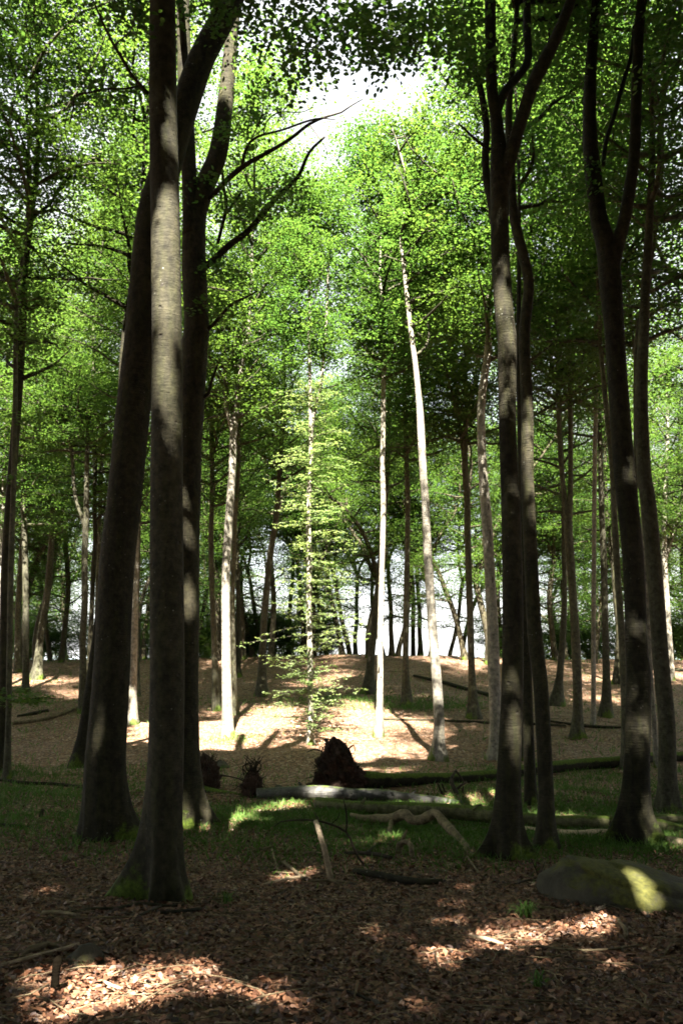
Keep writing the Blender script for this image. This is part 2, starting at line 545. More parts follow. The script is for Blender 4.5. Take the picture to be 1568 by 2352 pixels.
# spots of sun on the standing trunks: (x, y, depth, half width, half height)
SPOTS = []
for x, y, D, rx, ry in [(385, 235, 7.05, .13, .35), (388, 560, 7.05, .13, .75), (390, 760, 7.05, .13, .6), (392, 900, 7.05, .10, .35),
                        (1172, 1600, 9.4, .11, .30), (1168, 1745, 9.4, .12, .30), (1166, 970, 9.4, .13, .28), (1172, 1190, 9.4, .10, .30), (1156, 690, 9.4, .12, .28),
                        (222, 1650, 10.4, .09, .55), (1465, 1640, 10.2, .13, .45), (1450, 1060, 10.2, .10, .2), (437, 1230, 12.2, .14, .22), (437, 1330, 12.2, .14, .3), (440, 1490, 12.2, .14, .5), (422, 95, 12.3, .2, .6)]:
    p, s = at(x, y, D)
    SPOTS.append((p, rx, ry))

TAN = math.tan(SUN_EL)
def sun_q(P):
    """where the sun ray through P meets the ground (x, y)."""
    qy = P[:, 1] + np.maximum(P[:, 2] + 0.7, 0) / TAN
    for _ in range(3):
        qy = P[:, 1] + (P[:, 2] - g(P[:, 0], qy)) / TAN
    return np.stack([P[:, 0], qy], 1)

def lets_sun_through(P):
    """True for canopy points that would stand in the way of the sun patches of the place."""
    q = sun_q(P)
    wob = 0.18 * np.sin(q[:, 0] * 5 + 2 * q[:, 1]) + 0.12 * np.sin(q[:, 1] * 7 - 3 * q[:, 0])
    qq = q + np.stack([wob, wob * 1.3], 1)
    out = in_poly(qq, POOL) & (P[:, 1] < 21.0)
    out |= (P[:, 0] > -2.0 + .3 * np.sin(P[:, 1] * 3)) & (P[:, 0] < 1.75 + .3 * np.sin(P[:, 2] * 3)) & (P[:, 1] > 9.4 + wob) & (P[:, 1] < 17.6) & (P[:, 2] > 7)
    part = np.modf(np.abs(np.sin(P @ np.array([12.9898, 78.233, 37.719])) * 43758.5))[0] < .93
    for c, rx, ry in GAPS:
        out |= part & (((qq[:, 0] - c[0]) / rx) ** 2 + ((qq[:, 1] - c[1]) / ry) ** 2 < 1) & (P[:, 1] < c[1] - 1.0)
    for p, rx, rz in SPOTS:
        zz = P[:, 2] - TAN * (p[1] - P[:, 1])
        out |= (((P[:, 0] + wob * 0.3 - p[0]) / rx) ** 2 + ((zz + wob - p[2]) / rz) ** 2 < 1) & (P[:, 1] < p[1] - 0.5)
    return out

# ------------------------------------------------------------------ foliage
def leaves(centers, tints, n_per, R_spray, size, rng, flat=0.085, six=False, drop=None, tilt=0.36):
    """Flat beech sprays: n_per leaves round each centre. Returns verts (M,k,3) and tint (M,)."""
    centers = np.asarray(centers, float).reshape(-1, 3)
    M = len(centers) * n_per
    if M == 0:
        return np.zeros((0, 6 if six else 4, 3)), np.zeros(0)
    c = np.repeat(centers, n_per, 0)
    t = np.repeat(np.asarray(tints, float), n_per)
    Rs = np.repeat(np.broadcast_to(np.asarray(R_spray, float), (len(centers),)), n_per)
    yaw = np.repeat(rng.uniform(0, 6.283, len(centers)), n_per)
    slope = np.repeat(rng.normal(0, 0.17, (len(centers), 2)), n_per, 0)
    a = rng.uniform(0, 6.283, M)
    r = np.sqrt(rng.uniform(0.0, 1, M)) * Rs
    lx, ly = r * np.cos(a) * 1.25, r * np.sin(a) * 0.75
    x = lx * np.cos(yaw) - ly * np.sin(yaw)
    y = lx * np.sin(yaw) + ly * np.cos(yaw)
    z = rng.normal(0, 1, M) * flat * Rs + slope[:, 0] * x + slope[:, 1] * y - 0.15 * r * r / np.maximum(Rs, .05)
    P = c + np.stack([x, y, z], 1)
    if drop is not None:
        k = ~drop(P)
        P, t, yaw, slope = P[k], t[k], yaw[k], slope[k]
        M = len(P)
    L = size * rng.uniform(0.7, 1.25, M)
    ang = yaw + rng.normal(0, 0.9, M)
    nrm = np.stack([-slope[:, 0] + rng.normal(0, tilt, M), -slope[:, 1] + rng.normal(0, tilt, M), np.ones(M)], 1)
    nrm /= np.linalg.norm(nrm, axis=1)[:, None]
    d = np.stack([np.cos(ang), np.sin(ang), np.zeros(M)], 1)
    d -= nrm * (d * nrm).sum(1)[:, None]
    d /= np.linalg.norm(d, axis=1)[:, None]
    s = np.cross(nrm, d)
    L = L[:, None]
    if six:
        pts = [P - d * L * .5, P - d * L * .15 + s * L * .30 + nrm * L * .06, P + d * L * .2 + s * L * .26 + nrm * L * .06, P + d * L * .5 - nrm * L * .05,
               P + d * L * .2 - s * L * .26 + nrm * L * .06, P - d * L * .15 - s * L * .30 + nrm * L * .06]
    else:
        pts = [P - d * L * .5, P + s * L * .34 + nrm * L * .05, P + d * L * .5, P - s * L * .34 + nrm * L * .05]
    tt = np.clip(t + rng.normal(0, 0.16, M), 0, 1)
    return np.stack(pts, 1), tt

def add_leaves(mb, LV, tt):
    M, k, _ = LV.shape
    if M == 0: return
    if k == 6:
        b = np.arange(M)[:, None] * 6
        f = np.concatenate([b + np.array([[0, 1, 2, 3]]), b + np.array([[0, 3, 4, 5]])])
    else:
        f = np.arange(M * 4).reshape(M, 4)
    mb.add(LV.reshape(-1, 3), f, 0.0, np.repeat(tt, k))

def branch_path(p, d, L, rng, n=6, wob=0.18, up=0.05):
    pts = [np.array(p, float)]
    d = np.array(d, float)
    for i in range(n):
        d = d + rng.normal(0, wob, 3) + np.array([0, 0, up])
        d /= np.linalg.norm(d)
        pts.append(pts[-1] + d * L / n)
    return np.array(pts)

def crown_on(axis, zb, zt, rng, n_br, Rm, bmb, per=26, size=0.1, six=False, drop=None, up=0.5, lmb=None, spray=0.5, low_r=0.6, r0=0.065, seg=4, strict=False):
    """Branches from a trunk path (rows x y z r), each with sprays along it."""
    cents, tn = [], []
    zs = axis[:, 2]
    for i in range(n_br):
        z = zb + (zt - zb) * ((i + rng.uniform(0, 1)) / n_br)
        f = (z - zb) / max(zt - zb, .1)
        p = np.array([np.interp(z, zs, axis[:, k]) for k in range(3)])
        prof = (low_r + (1 - low_r) * math.sin(min(1, f * 1.6) * math.pi / 2)) * (1 - max(0, f - 0.55) / 0.45 * 0.72)
        L = Rm * prof * rng.uniform(0.6, 1.15)
        a = i * 2.4 + rng.uniform(-.5, .5)
        u = up * (0.5 + 1.1 * f) + rng.uniform(-0.25, 0.25)
        d = np.array([math.cos(a), math.sin(a), u])
        d /= np.linalg.norm(d)
        pts = branch_path(p, d, L, rng, 6, 0.16, 0.02)
        if drop is not None and (drop(catmull(pts, .15)).any() if strict else drop(pts).mean() > .3): continue
        rr = np.linspace(r0 * (0.55 + 0.45 * (1 - f)), 0.009, len(pts)) * min(1, L / 1.5)
        if bmb is not None:
            tube(bmb, np.hstack([pts, rr[:, None]]), seg, L / 5, 0.05, int(rng.integers(1e6)))
        base_t = rng.uniform(0.15, 0.75)
        for k in range(1, len(pts)):
            for m_ in range(2 if k > 1 else 1):
                off = rng.normal(0, 0.22 + 0.08 * k, 3) * np.array([1, 1, 0.55])
                cents.append(pts[k] + off)
                tn.append(base_t + rng.normal(0, .1))
        # side twigs
        for k in range(2, len(pts) - 1):
            if rng.uniform() < 0.75:
                sd = np.cross(d, [0, 0, 1.0]) * (1 if rng.uniform() < .5 else -1) + d * 0.6 + np.array([0, 0, rng.uniform(-.1, .3)])
                sd /= np.linalg.norm(sd)
                tl = L * rng.uniform(0.22, 0.45)
                q = branch_path(pts[k], sd, tl, rng, 3, 0.2, 0.02)
                if drop is not None and drop(q).any(): continue
                if bmb is not None:
                    tube(bmb, np.hstack([q, np.linspace(rr[k] * .6, .004, 4)[:, None]]), 3, tl / 2, 0, 1)
                for w in q[1:]:
                    cents.append(w + rng.normal(0, .12, 3)); tn.append(base_t + rng.normal(0, .1))
    LV, tt = leaves(cents, tn, per, spray * rng.uniform(0.75, 1.3, len(cents)), size, rng, six=six, drop=drop)
    add_leaves(lmb, LV, tt)

# ------------------------------------------------------------------ the setting
def build_ground():
    ys = np.concatenate([np.arange(-45, 0, 1.5), np.arange(0, 20, 0.14), np.arange(20, 50, 0.35), np.arange(50, 120, 2.5), np.arange(120, 401, 20)])
    xs = np.sort(np.concatenate([np.arange(-10, 10, 0.16), np.arange(10, 30, 0.7), -np.arange(10, 30, 0.7)[1:], np.arange(30, 160, 8), -np.arange(30, 160, 8)]))
    xs = np.unique(np.round(xs, 3))
    X, Y = np.meshgrid(xs, ys)
    Z = g(X, Y)
    Z = Z + np.where(Y < 22, RNG.normal(0, 0.008, X.shape), RNG.normal(0, .015, X.shape))
    ny, nx = X.shape
    i, j = np.meshgrid(np.arange(ny - 1), np.arange(nx - 1), indexing='ij')
    F = np.stack([i * nx + j, i * nx + j + 1, (i + 1) * nx + j + 1, (i + 1) * nx + j], -1).reshape(-1, 4)
    mb = MB()
    mb.add(np.stack([X, Y, Z], -1).reshape(-1, 3), F, green(X, Y).ravel())
    o = mb.build('ground', GROUND)
    o['kind'] = 'structure'

def green(X, Y):
    """How grassy or mossy the floor is."""
    m = 0.80 * np.exp(-((Y - 12.2) / 2.1) ** 2) * (0.75 + 0.35 * np.sin(X * .7 + .5))
    m += 0.38 * np.exp(-((Y - 16.5) / 2.5) ** 2) * np.exp(-((X + 6.0) / 3.0) ** 2)
    m += 0.42 * np.exp(-((Y - 15.5) / 2.0) ** 2) * np.exp(-((X - 4.2) / 2.2) ** 2)
    m += 0.35 * np.exp(-((Y - 28.5) / 1.6) ** 2) + 0.28 * np.exp(-((Y - 24) / 4) ** 2) * np.exp(-((X + 9) / 4) ** 2)
    m += 0.30 * np.exp(-((Y - 34) / 6) ** 2) * (.6 + .4 * np.sin(X * .45 + 1)) + .22 * np.exp(-((Y - 21) / 4) ** 2) * (np.abs(X - 8) < 5)
    m += 0.42 * np.exp(-((Y - 45.5) / 2.2) ** 2)
    m += np.where(Y > 47, 0.5, 0)
    return np.clip(m, 0, 1)

build_ground()
mb = MB()
mb.add([(-3000, 70, -19), (3000, 70, -19), (3000, 3900, -19), (-3000, 3900, -19)], [(0, 1, 2, 3)])
o = mb.build('sea', WATER); o['kind'] = 'structure'

# ------------------------------------------------------------------ traced trees
def lobes(seed, n=5, s=0.55, w=0.42, h=0.30, extra=()):
    q = np.random.default_rng(seed)
    a0 = q.uniform(0, 6.28)
    out = [(a0 + i * 6.283 / n + q.normal(0, .2), s * q.uniform(0.5, 1.3), w * q.uniform(.7, 1.2), h * q.uniform(.7, 1.3)) for i in range(n)]
    return out + list(extra)

def px_path(pts, D, dD=0.0):
    """Pixel rows (x, y, width) to rows x y z r at depth D, drifting by dD along the path."""
    out = []
    for i, (x, y, w) in enumerate(pts):
        Di = D + dD * i / max(1, len(pts) - 1)
        p, s = at(x, y, Di)
        out.append([*p, w / 2 * s / FPX])
    return np.array(out)

ALL = []
CR_MID = (8.4, 19.5, 3.3, 46, 32)
def tree(label, pts, D=None, ztop=20.0, crown=None, material=BARK, limbs=(), seg=14, step=0.35, lob=None, knots=None, sprays=(), leaf_size=0.10, six=False,
         lean=0.0, dead=(), bump=0.03, group='beech trunks of the wood', straight=True, near=False, fine=0.0, name='beech_tree'):
    """pts: (x, y, width) in the view from the foot upward; the foot is set on the ground."""
    seed = len(ALL) * 13 + 3
    rng = np.random.default_rng(seed)
    if D is None:
        b, s = hit(pts[0][0], pts[0][1])
        D = b[1]
    if D > 27 and crown == CR_MID:
        crown, ztop = ((6.4, 15.5, 3.5, 46, 27), 15.8) if pts[0][0] > 330 else ((6.6, 20, 3.6, 56, 29), 20.3)
    P = px_path(pts, D, lean)
    base = np.array([P[0, 0], D, float(g(P[0, 0], D))])
    P[0, :3] = base
    low = P[0].copy(); low[2] -= 0.3
    P = np.vstack([low, P])
    if straight and P[-1, 2] < ztop:
        top = P[-1]
        d = (P[-1, :3] - P[-3, :3]); d /= np.linalg.norm(d)
        d = d * 0.35 + np.array([0, 0, 0.65]); d /= d[2]
        n = max(2, int((ztop - top[2]) / 2.5))
        for i in range(1, n + 1):
            f = i / n
            q = top[:3] + d * (ztop - top[2]) * f + np.array([rng.normal(0, .12), rng.normal(0, .12), 0])
            P = np.vstack([P, [*q, max(0.012, top[3] * (1 - 0.85 * f))]])
    T_ = thing(name, label, 'tree', base, group)
    mb = MB()
    full = tube(mb, P, seg, step, bump, seed, lob if lob is not None else lobes(seed), base[2], knots=knots, fine=fine)
    mb.build('trunk', material, T_, base)
    bm, lm = Pieces(), MB()
    paths = [full]
    for L in limbs:
        dD0, dD, lp = L[0], L[1], L[2]
        Q = px_path(lp, D + dD0, dD)
        if len(L) > 3 and Q[-1, 2] < L[3]:
            d = Q[-1, :3] - Q[-2, :3]; d /= np.linalg.norm(d)
            d = d * .5 + np.array([0, 0, .5]); d /= max(d[2], .2)
            for f in (0.33, 0.66, 1.0):
                q = Q[-1, :3] if f == .33 else Q[-1, :3]
                Q = np.vstack([Q, [*(q + d * (L[3] - Q[-1, 2]) * f / (1 if f == 1 else 1)), max(.012, Q[-1, 3] * .7)]])
        l_ = MB()
        paths.append(tube(l_, Q, max(6, seg - 6), step, bump, seed + 3))
        l_.build('limb', material, T_, base)
    for dp in dead:
        dD0, dD, lp = dp
        d_ = MB()
        for one in lp:
            tube(d_, px_path(one, D + dD0, dD), 6, 0.12, 0.05, seed + len(one))
        d_.build('dead_branch', TWIG if near else BARK_DARK, T_, base)
    if crown:
        zb, zt, Rm, nb, per = crown
        for k, ax in enumerate(paths):
            top = ax[-1, 2]
            if top < zb + 1: continue
            share = nb if len(paths) == 1 else max(5, int(nb / len(paths) * 1.4))
            crown_on(ax, max(zb, ax[0, 2] + .5), min(zt, top), rng, share, Rm, bm, per, leaf_size, six, lets_sun_through, lmb=lm)
    if sprays:
        cs, ts, rs = [], [], []
        for (x, y, rx, ry, dd, n) in sprays:
            for _ in range(n):
                p, s = at(x + rng.normal(0, rx * .5), y + rng.normal(0, ry * .5), D + dd + rng.normal(0, .5))
                cs.append(p); ts.append(rng.uniform(.1, .7)); rs.append(rng.uniform(.18, .4))
        LV, tt = leaves(cs, ts, 26, np.array(rs), leaf_size, rng, six=six, drop=lambda P: lets_sun_through(P) & (P[:, 1] < 9))
        add_leaves(lm, LV, tt)
    if bm.n: bm.build('branches', material if material is not BARK_PALE else BARK, T_, base)
    if lm.n: lm.build('crown', LEAF, T_, base)
    ALL.append((label, base))
    return T_, full

PI = math.pi
G1 = 'big dark beeches standing near'
# --- the near beeches
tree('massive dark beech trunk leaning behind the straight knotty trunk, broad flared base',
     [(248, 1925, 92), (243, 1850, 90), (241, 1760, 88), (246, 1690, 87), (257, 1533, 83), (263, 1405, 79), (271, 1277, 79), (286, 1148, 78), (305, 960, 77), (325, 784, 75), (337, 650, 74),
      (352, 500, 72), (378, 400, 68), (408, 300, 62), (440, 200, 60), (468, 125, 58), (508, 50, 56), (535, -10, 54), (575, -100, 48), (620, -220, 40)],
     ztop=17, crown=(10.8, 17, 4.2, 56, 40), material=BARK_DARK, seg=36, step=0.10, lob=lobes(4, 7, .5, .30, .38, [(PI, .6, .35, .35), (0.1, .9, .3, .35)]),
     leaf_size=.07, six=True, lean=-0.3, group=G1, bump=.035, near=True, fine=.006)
kn = [(z, -PI / 2 + a, s) for z, a, s in [(6.15, -.15, .028), (5.85, -.5, .02), (5.7, -.1, .02), (5.5, .1, .018), (5.3, -.25, .022), (5.08, -.1, .034), (3.4, .35, .016), (3.1, .2, .018), (2.6, .3, .02), (2.2, -.5, .015),
                                          (1.95, -.3, .016), (2.42, .1, .03), (2.1, .15, .02), (1.6, .5, .018), (4.4, .2, .016), (4.0, -.4, .015), (3.7, .5, .015), (2.85, -.6, .014)]]
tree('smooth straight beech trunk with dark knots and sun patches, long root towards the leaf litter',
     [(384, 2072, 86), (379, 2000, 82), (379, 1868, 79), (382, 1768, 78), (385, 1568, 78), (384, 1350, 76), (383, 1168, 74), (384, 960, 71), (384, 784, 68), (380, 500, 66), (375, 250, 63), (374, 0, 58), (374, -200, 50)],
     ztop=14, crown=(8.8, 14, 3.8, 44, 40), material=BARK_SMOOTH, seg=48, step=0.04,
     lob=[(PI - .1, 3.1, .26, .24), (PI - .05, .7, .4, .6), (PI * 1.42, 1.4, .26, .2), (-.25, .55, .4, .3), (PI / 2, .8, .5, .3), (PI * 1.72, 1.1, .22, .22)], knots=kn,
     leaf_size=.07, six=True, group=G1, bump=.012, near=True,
     dead=[(0, -.6, [[(340, 215, 10), (318, 190, 9), (300, 168, 8), (278, 130, 8), (260, 100, 7), (240, 60, 6), (225, 25, 5), (205, -20, 4)],
                     [(320, 198, 6), (285, 204, 5), (250, 204, 6), (205, 213, 5), (172, 221, 5), (169, 250, 4), (160, 285, 3)],
                     [(262, 104, 4), (300, 70, 3), (312, 30, 3)], [(172, 221, 3), (150, 290, 2), (165, 350, 2)]])],
     sprays=[(230, 205, 70, 30, .2, 8), (300, 20, 50, 40, .3, 8)])
tree('gnarled beech trunk with dead branches reaching out over the sunny clearing',
     [(428, 1895, 78), (427, 1800, 70), (424, 1700, 66), (423, 1568, 66), (425, 1384, 66), (425, 1250, 66), (428, 1134, 64), (430, 1034, 62), (436, 934, 62), (446, 784, 62), (450, 750, 60), (444, 600, 56), (448, 500, 50),
      (470, 425, 46), (500, 350, 42), (518, 225, 36), (530, 100, 30), (540, 0, 26), (548, -120, 20)],
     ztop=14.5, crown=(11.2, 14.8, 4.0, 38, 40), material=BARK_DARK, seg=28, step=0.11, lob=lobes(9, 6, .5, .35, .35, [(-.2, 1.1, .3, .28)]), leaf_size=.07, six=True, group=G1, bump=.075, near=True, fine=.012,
     limbs=[(-.05, -.2, [(440, 540, 40), (436, 440, 36), (430, 300, 34), (424, 170, 32), (421, 20, 30), (420, -120, 26)]),
            (0, -.5, [(470, 612, 18), (482, 605, 16), (525, 565, 15), (575, 525, 13), (625, 465, 12), (660, 430, 11), (685, 405, 9), (710, 350, 7), (745, 315, 5)])],
     dead=[(0, -1.0, [[(470, 462, 13), (492, 445, 12), (520, 415, 12), (555, 385, 12), (585, 366, 10), (615, 350, 9), (665, 320, 8), (710, 285, 7), (750, 268, 5), (784, 258, 4), (806, 243, 3), (832, 228, 2)],
                      [(555, 385, 8), (566, 340, 7), (590, 315, 6), (650, 298, 5), (700, 280, 5), (735, 272, 4), (770, 275, 2)],
                      [(605, 310, 4), (612, 280, 3), (640, 258, 3), (690, 258, 2), (720, 246, 2)], [(566, 345, 3), (600, 270, 3), (605, 240, 2)],
                      [(710, 285, 3), (745, 335, 2), (752, 355, 2)], [(640, 258, 2), (660, 285, 2)]]),
           (0, -.4, [[(500, 560, 8), (510, 520, 8), (520, 475, 8), (514, 430, 7), (511, 395, 6)], [(520, 490, 6), (540, 462, 6), (557, 438, 4)]]),
           (0, -.4, [[(470, 762, 9), (490, 745, 9), (530, 700, 8), (560, 685, 6), (592, 668, 4)]]), (0, -.1, [[(462, 920, 10), (478, 905, 9), (485, 880, 7), (500, 838, 5)]])],
     sprays=[(648, 445, 50, 36, -.4, 20), (570, 485, 60, 40, -.3, 22), (545, 270, 60, 110, 0, 26), (480, 420, 50, 60, 0, 12), (610, 150, 80, 110, .3, 44), (520, 620, 60, 40, -.2, 12), (500, 710, 60, 40, 0, 12)])
tree('tall dark beech forking into several limbs, standing beside the mossy boulder',
     [(1164, 1972, 66), (1164, 1900, 60), (1166, 1820, 56), (1168, 1768, 53), (1176, 1568, 49), (1177, 1384, 46), (1173, 1184, 43), (1165, 984, 39), (1164, 784, 43), (1160, 750, 43), (1149, 600, 42), (1146, 450, 41),
      (1145, 380, 40), (1143, 310, 31), (1136, 250, 27), (1129, 200, 26), (1126, 100, 25), (1125, 0, 25), (1122, -150, 20)],
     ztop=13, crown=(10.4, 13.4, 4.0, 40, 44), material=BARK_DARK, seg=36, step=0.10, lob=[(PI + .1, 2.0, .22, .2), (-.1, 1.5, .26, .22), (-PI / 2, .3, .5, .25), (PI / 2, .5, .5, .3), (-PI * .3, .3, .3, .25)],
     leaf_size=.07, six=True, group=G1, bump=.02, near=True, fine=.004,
     limbs=[(0, -.3, [(1150, 430, 34), (1168, 370, 32), (1189, 300, 29), (1221, 200, 30), (1245, 150, 31), (1281, 75, 26), (1310, 0, 22), (1335, -90, 18)]),
            (0, .2, [(1142, 262, 18), (1148, 235, 20), (1164, 203, 19), (1194, 170, 18), (1212, 135, 18), (1210, 75, 18), (1209, 0, 17), (1208, -100, 14)]),
            (.3, .4, [(1138, 520, 24), (1129, 460, 22), (1117, 410, 18), (1114, 350, 17), (1117, 295, 16), (1104, 210, 15), (1084, 135, 13), (1064, 50, 10), (1055, -40, 8)])],
     dead=[(0, -.2, [[(1125, 345, 8), (1109, 334, 7), (1080, 310, 6), (1065, 295, 5), (1052, 284, 4)]])],
     sprays=[(1060, 60, 70, 110, 0, 44), (1010, 50, 60, 60, -.3, 26), (1100, 150, 60, 60, .4, 20), (960, 30, 60, 50, -.6, 24), (1200, 90, 50, 80, .6, 14), (930, 110, 40, 40, -.8, 14), (850, 40, 80, 60, -1.5, 30), (740, 60, 80, 60, -1.5, 30), (700, 150, 60, 40, -1.8, 16), (840, 130, 50, 40, -1.5, 16)])
tree('bending dark beech trunk just behind the forked beech, slimmer and without patches of sun',
     [(1257, 1952, 46), (1254, 1880, 38), (1253, 1818, 35), (1246, 1668, 34), (1240, 1568, 33), (1230, 1484, 33), (1223, 1384, 32), (1214, 1184, 30), (1210, 1084, 29), (1210, 934, 28), (1203, 784, 26), (1207, 725, 26),
      (1213, 650, 24), (1198, 575, 24), (1180, 500, 22), (1172, 400, 20), (1168, 250, 16)],
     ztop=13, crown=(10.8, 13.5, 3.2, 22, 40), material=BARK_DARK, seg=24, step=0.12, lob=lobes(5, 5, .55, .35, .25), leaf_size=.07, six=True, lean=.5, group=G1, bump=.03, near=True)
tree('dark beech with mossy foot in long grass, splitting in two stems high up',
     [(1458, 1942, 78), (1457, 1868, 64), (1461, 1768, 57), (1466, 1568, 54), (1461, 1484, 49), (1453, 1284, 47), (1433, 1084, 47), (1418, 884, 44), (1409, 750, 44), (1400, 640, 50), (1392, 570, 46), (1374, 500, 38), (1361, 400, 37),
      (1353, 300, 32), (1356, 150, 26), (1368, 0, 21), (1375, -150, 16)],
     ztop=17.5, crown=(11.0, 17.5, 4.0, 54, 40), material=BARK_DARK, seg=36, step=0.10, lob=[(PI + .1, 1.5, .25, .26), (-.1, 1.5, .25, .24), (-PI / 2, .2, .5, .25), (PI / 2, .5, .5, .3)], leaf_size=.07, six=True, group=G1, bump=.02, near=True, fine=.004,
     limbs=[(0, -.2, [(1402, 640, 32), (1416, 570, 31), (1434, 500, 29), (1447, 420, 27), (1456, 350, 26), (1461, 200, 24), (1466, 75, 23), (1473, 0, 22), (1482, -120, 18)]),
            (.1, .2, [(1384, 380, 9), (1391, 325, 10), (1408, 270, 10), (1430, 190, 10), (1449, 125, 9), (1455, 60, 8)])],
     sprays=[(1340, 60, 40, 60, 0, 16), (1350, 430, 30, 60, -.2, 8), (1300, 30, 50, 40, .5, 10), (1530, 60, 40, 80, 0, 16), (1530, 330, 40, 120, .5, 14), (1320, 180, 30, 60, .6, 8)])

# --- trunks of the middle distance, in the order of their feet along the floor
G2 = 'slender beeches of the middle distance'
CR = (8.4, 19.5, 3.3, 46, 32)
def mid(label, pts, **kw):
    kw.setdefault('crown', CR); kw.setdefault('ztop', 19.5); kw.setdefault('group', G2)
    kw.setdefault('seg', 12); kw.setdefault('leaf_size', .09)
    return tree(label, pts, **kw)

mid('dark trunk at the edge of the view with a low leafy spray at knee height',
    [(7, 1772, 26), (9, 1640, 24), (11, 1500, 23), (15, 1300, 23), (24, 1148, 21), (40, 940, 20), (52, 750, 18), (60, 600, 15)], material=BARK_DARK, ztop=21.5, crown=(7.5, 21, 3.7, 66, 38),
    sprays=[(70, 1606, 70, 12, -.5, 16), (20, 1595, 30, 14, -.3, 8), (40, 1085, 40, 16, 0, 6), (60, 960, 50, 20, -.3, 8)], limbs=[(-.05, -.4, [(10, 1612, 5), (50, 1608, 4), (100, 1602, 3), (145, 1606, 2)])])
mid('paler trunk pressed up behind the dark trunk at the edge of the view', [(17, 1792, 16), (20, 1660, 13), (23, 1500, 13), (26, 1300, 13), (31, 1148, 12), (36, 900, 11), (40, 700, 9)], material=BARK)
mid('sunlit thin trunk showing behind the two edge trunks', [(3, 1580, 16), (3, 1400, 13), (6, 1240, 11), (9, 1148, 10), (14, 980, 9)], material=BARK_PALE)
mid('straight grey trunk spotted with sun, beside the lit leaning trunk', [(58, 1590, 18), (60, 1533, 15), (60, 1379, 14), (58, 1250, 13), (55, 1148, 12), (54, 1000, 11), (58, 800, 10)])
mid('plain brown trunk leaning in behind the grey sun-spotted trunk', [(41, 1543, 17), (42, 1430, 14), (46, 1340, 13), (52, 1250, 12), (58, 1120, 10)])
mid('leaning sunlit trunk with a green mossy root on the bank', [(88, 1560, 24), (91, 1482, 17), (97, 1440, 17), (103, 1405, 16), (113, 1328, 16), (120, 1225, 14), (126, 1148, 13), (138, 1000, 11), (146, 850, 9)], lob=lobes(31, 4, .5, .4, .4, [(PI, 1.2, .4, .4)]))
mid('brown trunk dividing in two at mid height, beside the massive leaning beech', [(190, 1638, 22), (191, 1533, 16), (190, 1469, 15), (195, 1392, 15), (195, 1276, 14), (198, 1200, 14), (200, 1084, 11), (203, 934, 10), (215, 859, 8)],
    limbs=[(0, .1, [(196, 1215, 11), (186, 1180, 9), (172, 1134, 8), (165, 1034, 8), (152, 974, 7), (146, 880, 5)])])
mid('darker trunk right behind the brown dividing trunk', [(205, 1600, 18), (208, 1482, 12), (213, 1354, 11), (215, 1302, 11), (219, 1238, 10), (218, 1148, 10), (222, 950, 8)], material=BARK_DARK)
mid('patchily lit trunk rising close to the edge of the massive leaning beech', [(222, 1585, 14), (224, 1400, 11), (227, 1270, 11), (231, 1148, 10), (236, 1000, 9), (240, 860, 7)])
mid('dark slanting trunk crouching behind the foot of the massive beech', [(180, 1762, 44), (193, 1690, 30), (206, 1600, 26), (222, 1480, 24), (245, 1300, 22), (275, 1050, 18)], material=BARK_DARK)
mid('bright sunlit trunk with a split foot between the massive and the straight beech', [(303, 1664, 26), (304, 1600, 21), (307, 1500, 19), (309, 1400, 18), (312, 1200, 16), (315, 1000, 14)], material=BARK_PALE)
mid('thin brown trunk behind the sunlit trunk with the split foot', [(317, 1600, 12), (315, 1450, 9), (318, 1300, 9), (320, 1148, 9), (322, 900, 7)])
mid('brown trunk close before the broad white trunk, in shade', [(498, 1632, 20), (494, 1533, 15), (490, 1430, 13), (486, 1328, 12), (485, 1225, 12), (487, 1148, 11), (487, 1034, 11), (482, 784, 9), (480, 650, 7)])
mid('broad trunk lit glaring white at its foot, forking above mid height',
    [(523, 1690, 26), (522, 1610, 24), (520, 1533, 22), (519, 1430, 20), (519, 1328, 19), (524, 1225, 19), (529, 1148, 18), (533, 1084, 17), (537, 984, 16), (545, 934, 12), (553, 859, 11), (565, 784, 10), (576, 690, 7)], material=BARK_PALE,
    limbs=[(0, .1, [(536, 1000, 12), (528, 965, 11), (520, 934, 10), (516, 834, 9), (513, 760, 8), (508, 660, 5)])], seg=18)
mid('narrow brown trunk hidden partly behind the broad white trunk', [(540, 1642, 14), (536, 1482, 11), (534, 1379, 11), (540, 1200, 10), (548, 1050, 9)])
mid('dark thin trunk on the slope beyond the broad white trunk', [(546, 1555, 15), (547, 1456, 11), (547, 1354, 10), (544, 1225, 9), (550, 1100, 8), (560, 900, 6)], material=BARK_DARK)
mid('brown trunk sweeping over in a long curve, between white trunk and sapling', [(602, 1598, 24), (603, 1507, 17), (606, 1430, 16), (614, 1341, 15), (622, 1264, 14), (633, 1200, 13), (638, 1148, 12), (645, 1034, 11), (650, 934, 10), (652, 809, 9), (655, 700, 7)], crown=(8.2, 19.5, 3.9, 62, 40))
mid('brown leaning trunk partly hidden behind the slim white beech', [(846, 1592, 30), (849, 1540, 19), (855, 1482, 16), (863, 1405, 15), (873, 1300, 14), (884, 1150, 13), (890, 1050, 12), (892, 934, 11), (896, 850, 9)], crown=(8.2, 19.5, 3.9, 62, 40))
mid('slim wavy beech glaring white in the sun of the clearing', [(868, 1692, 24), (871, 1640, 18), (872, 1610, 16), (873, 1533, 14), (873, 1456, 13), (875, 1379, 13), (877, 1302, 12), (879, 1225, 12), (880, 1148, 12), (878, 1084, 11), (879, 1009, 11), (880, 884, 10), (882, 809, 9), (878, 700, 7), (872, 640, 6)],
    material=BARK_PALE, ztop=17, crown=(9.4, 17.5, 3.1, 50, 40), seg=16)
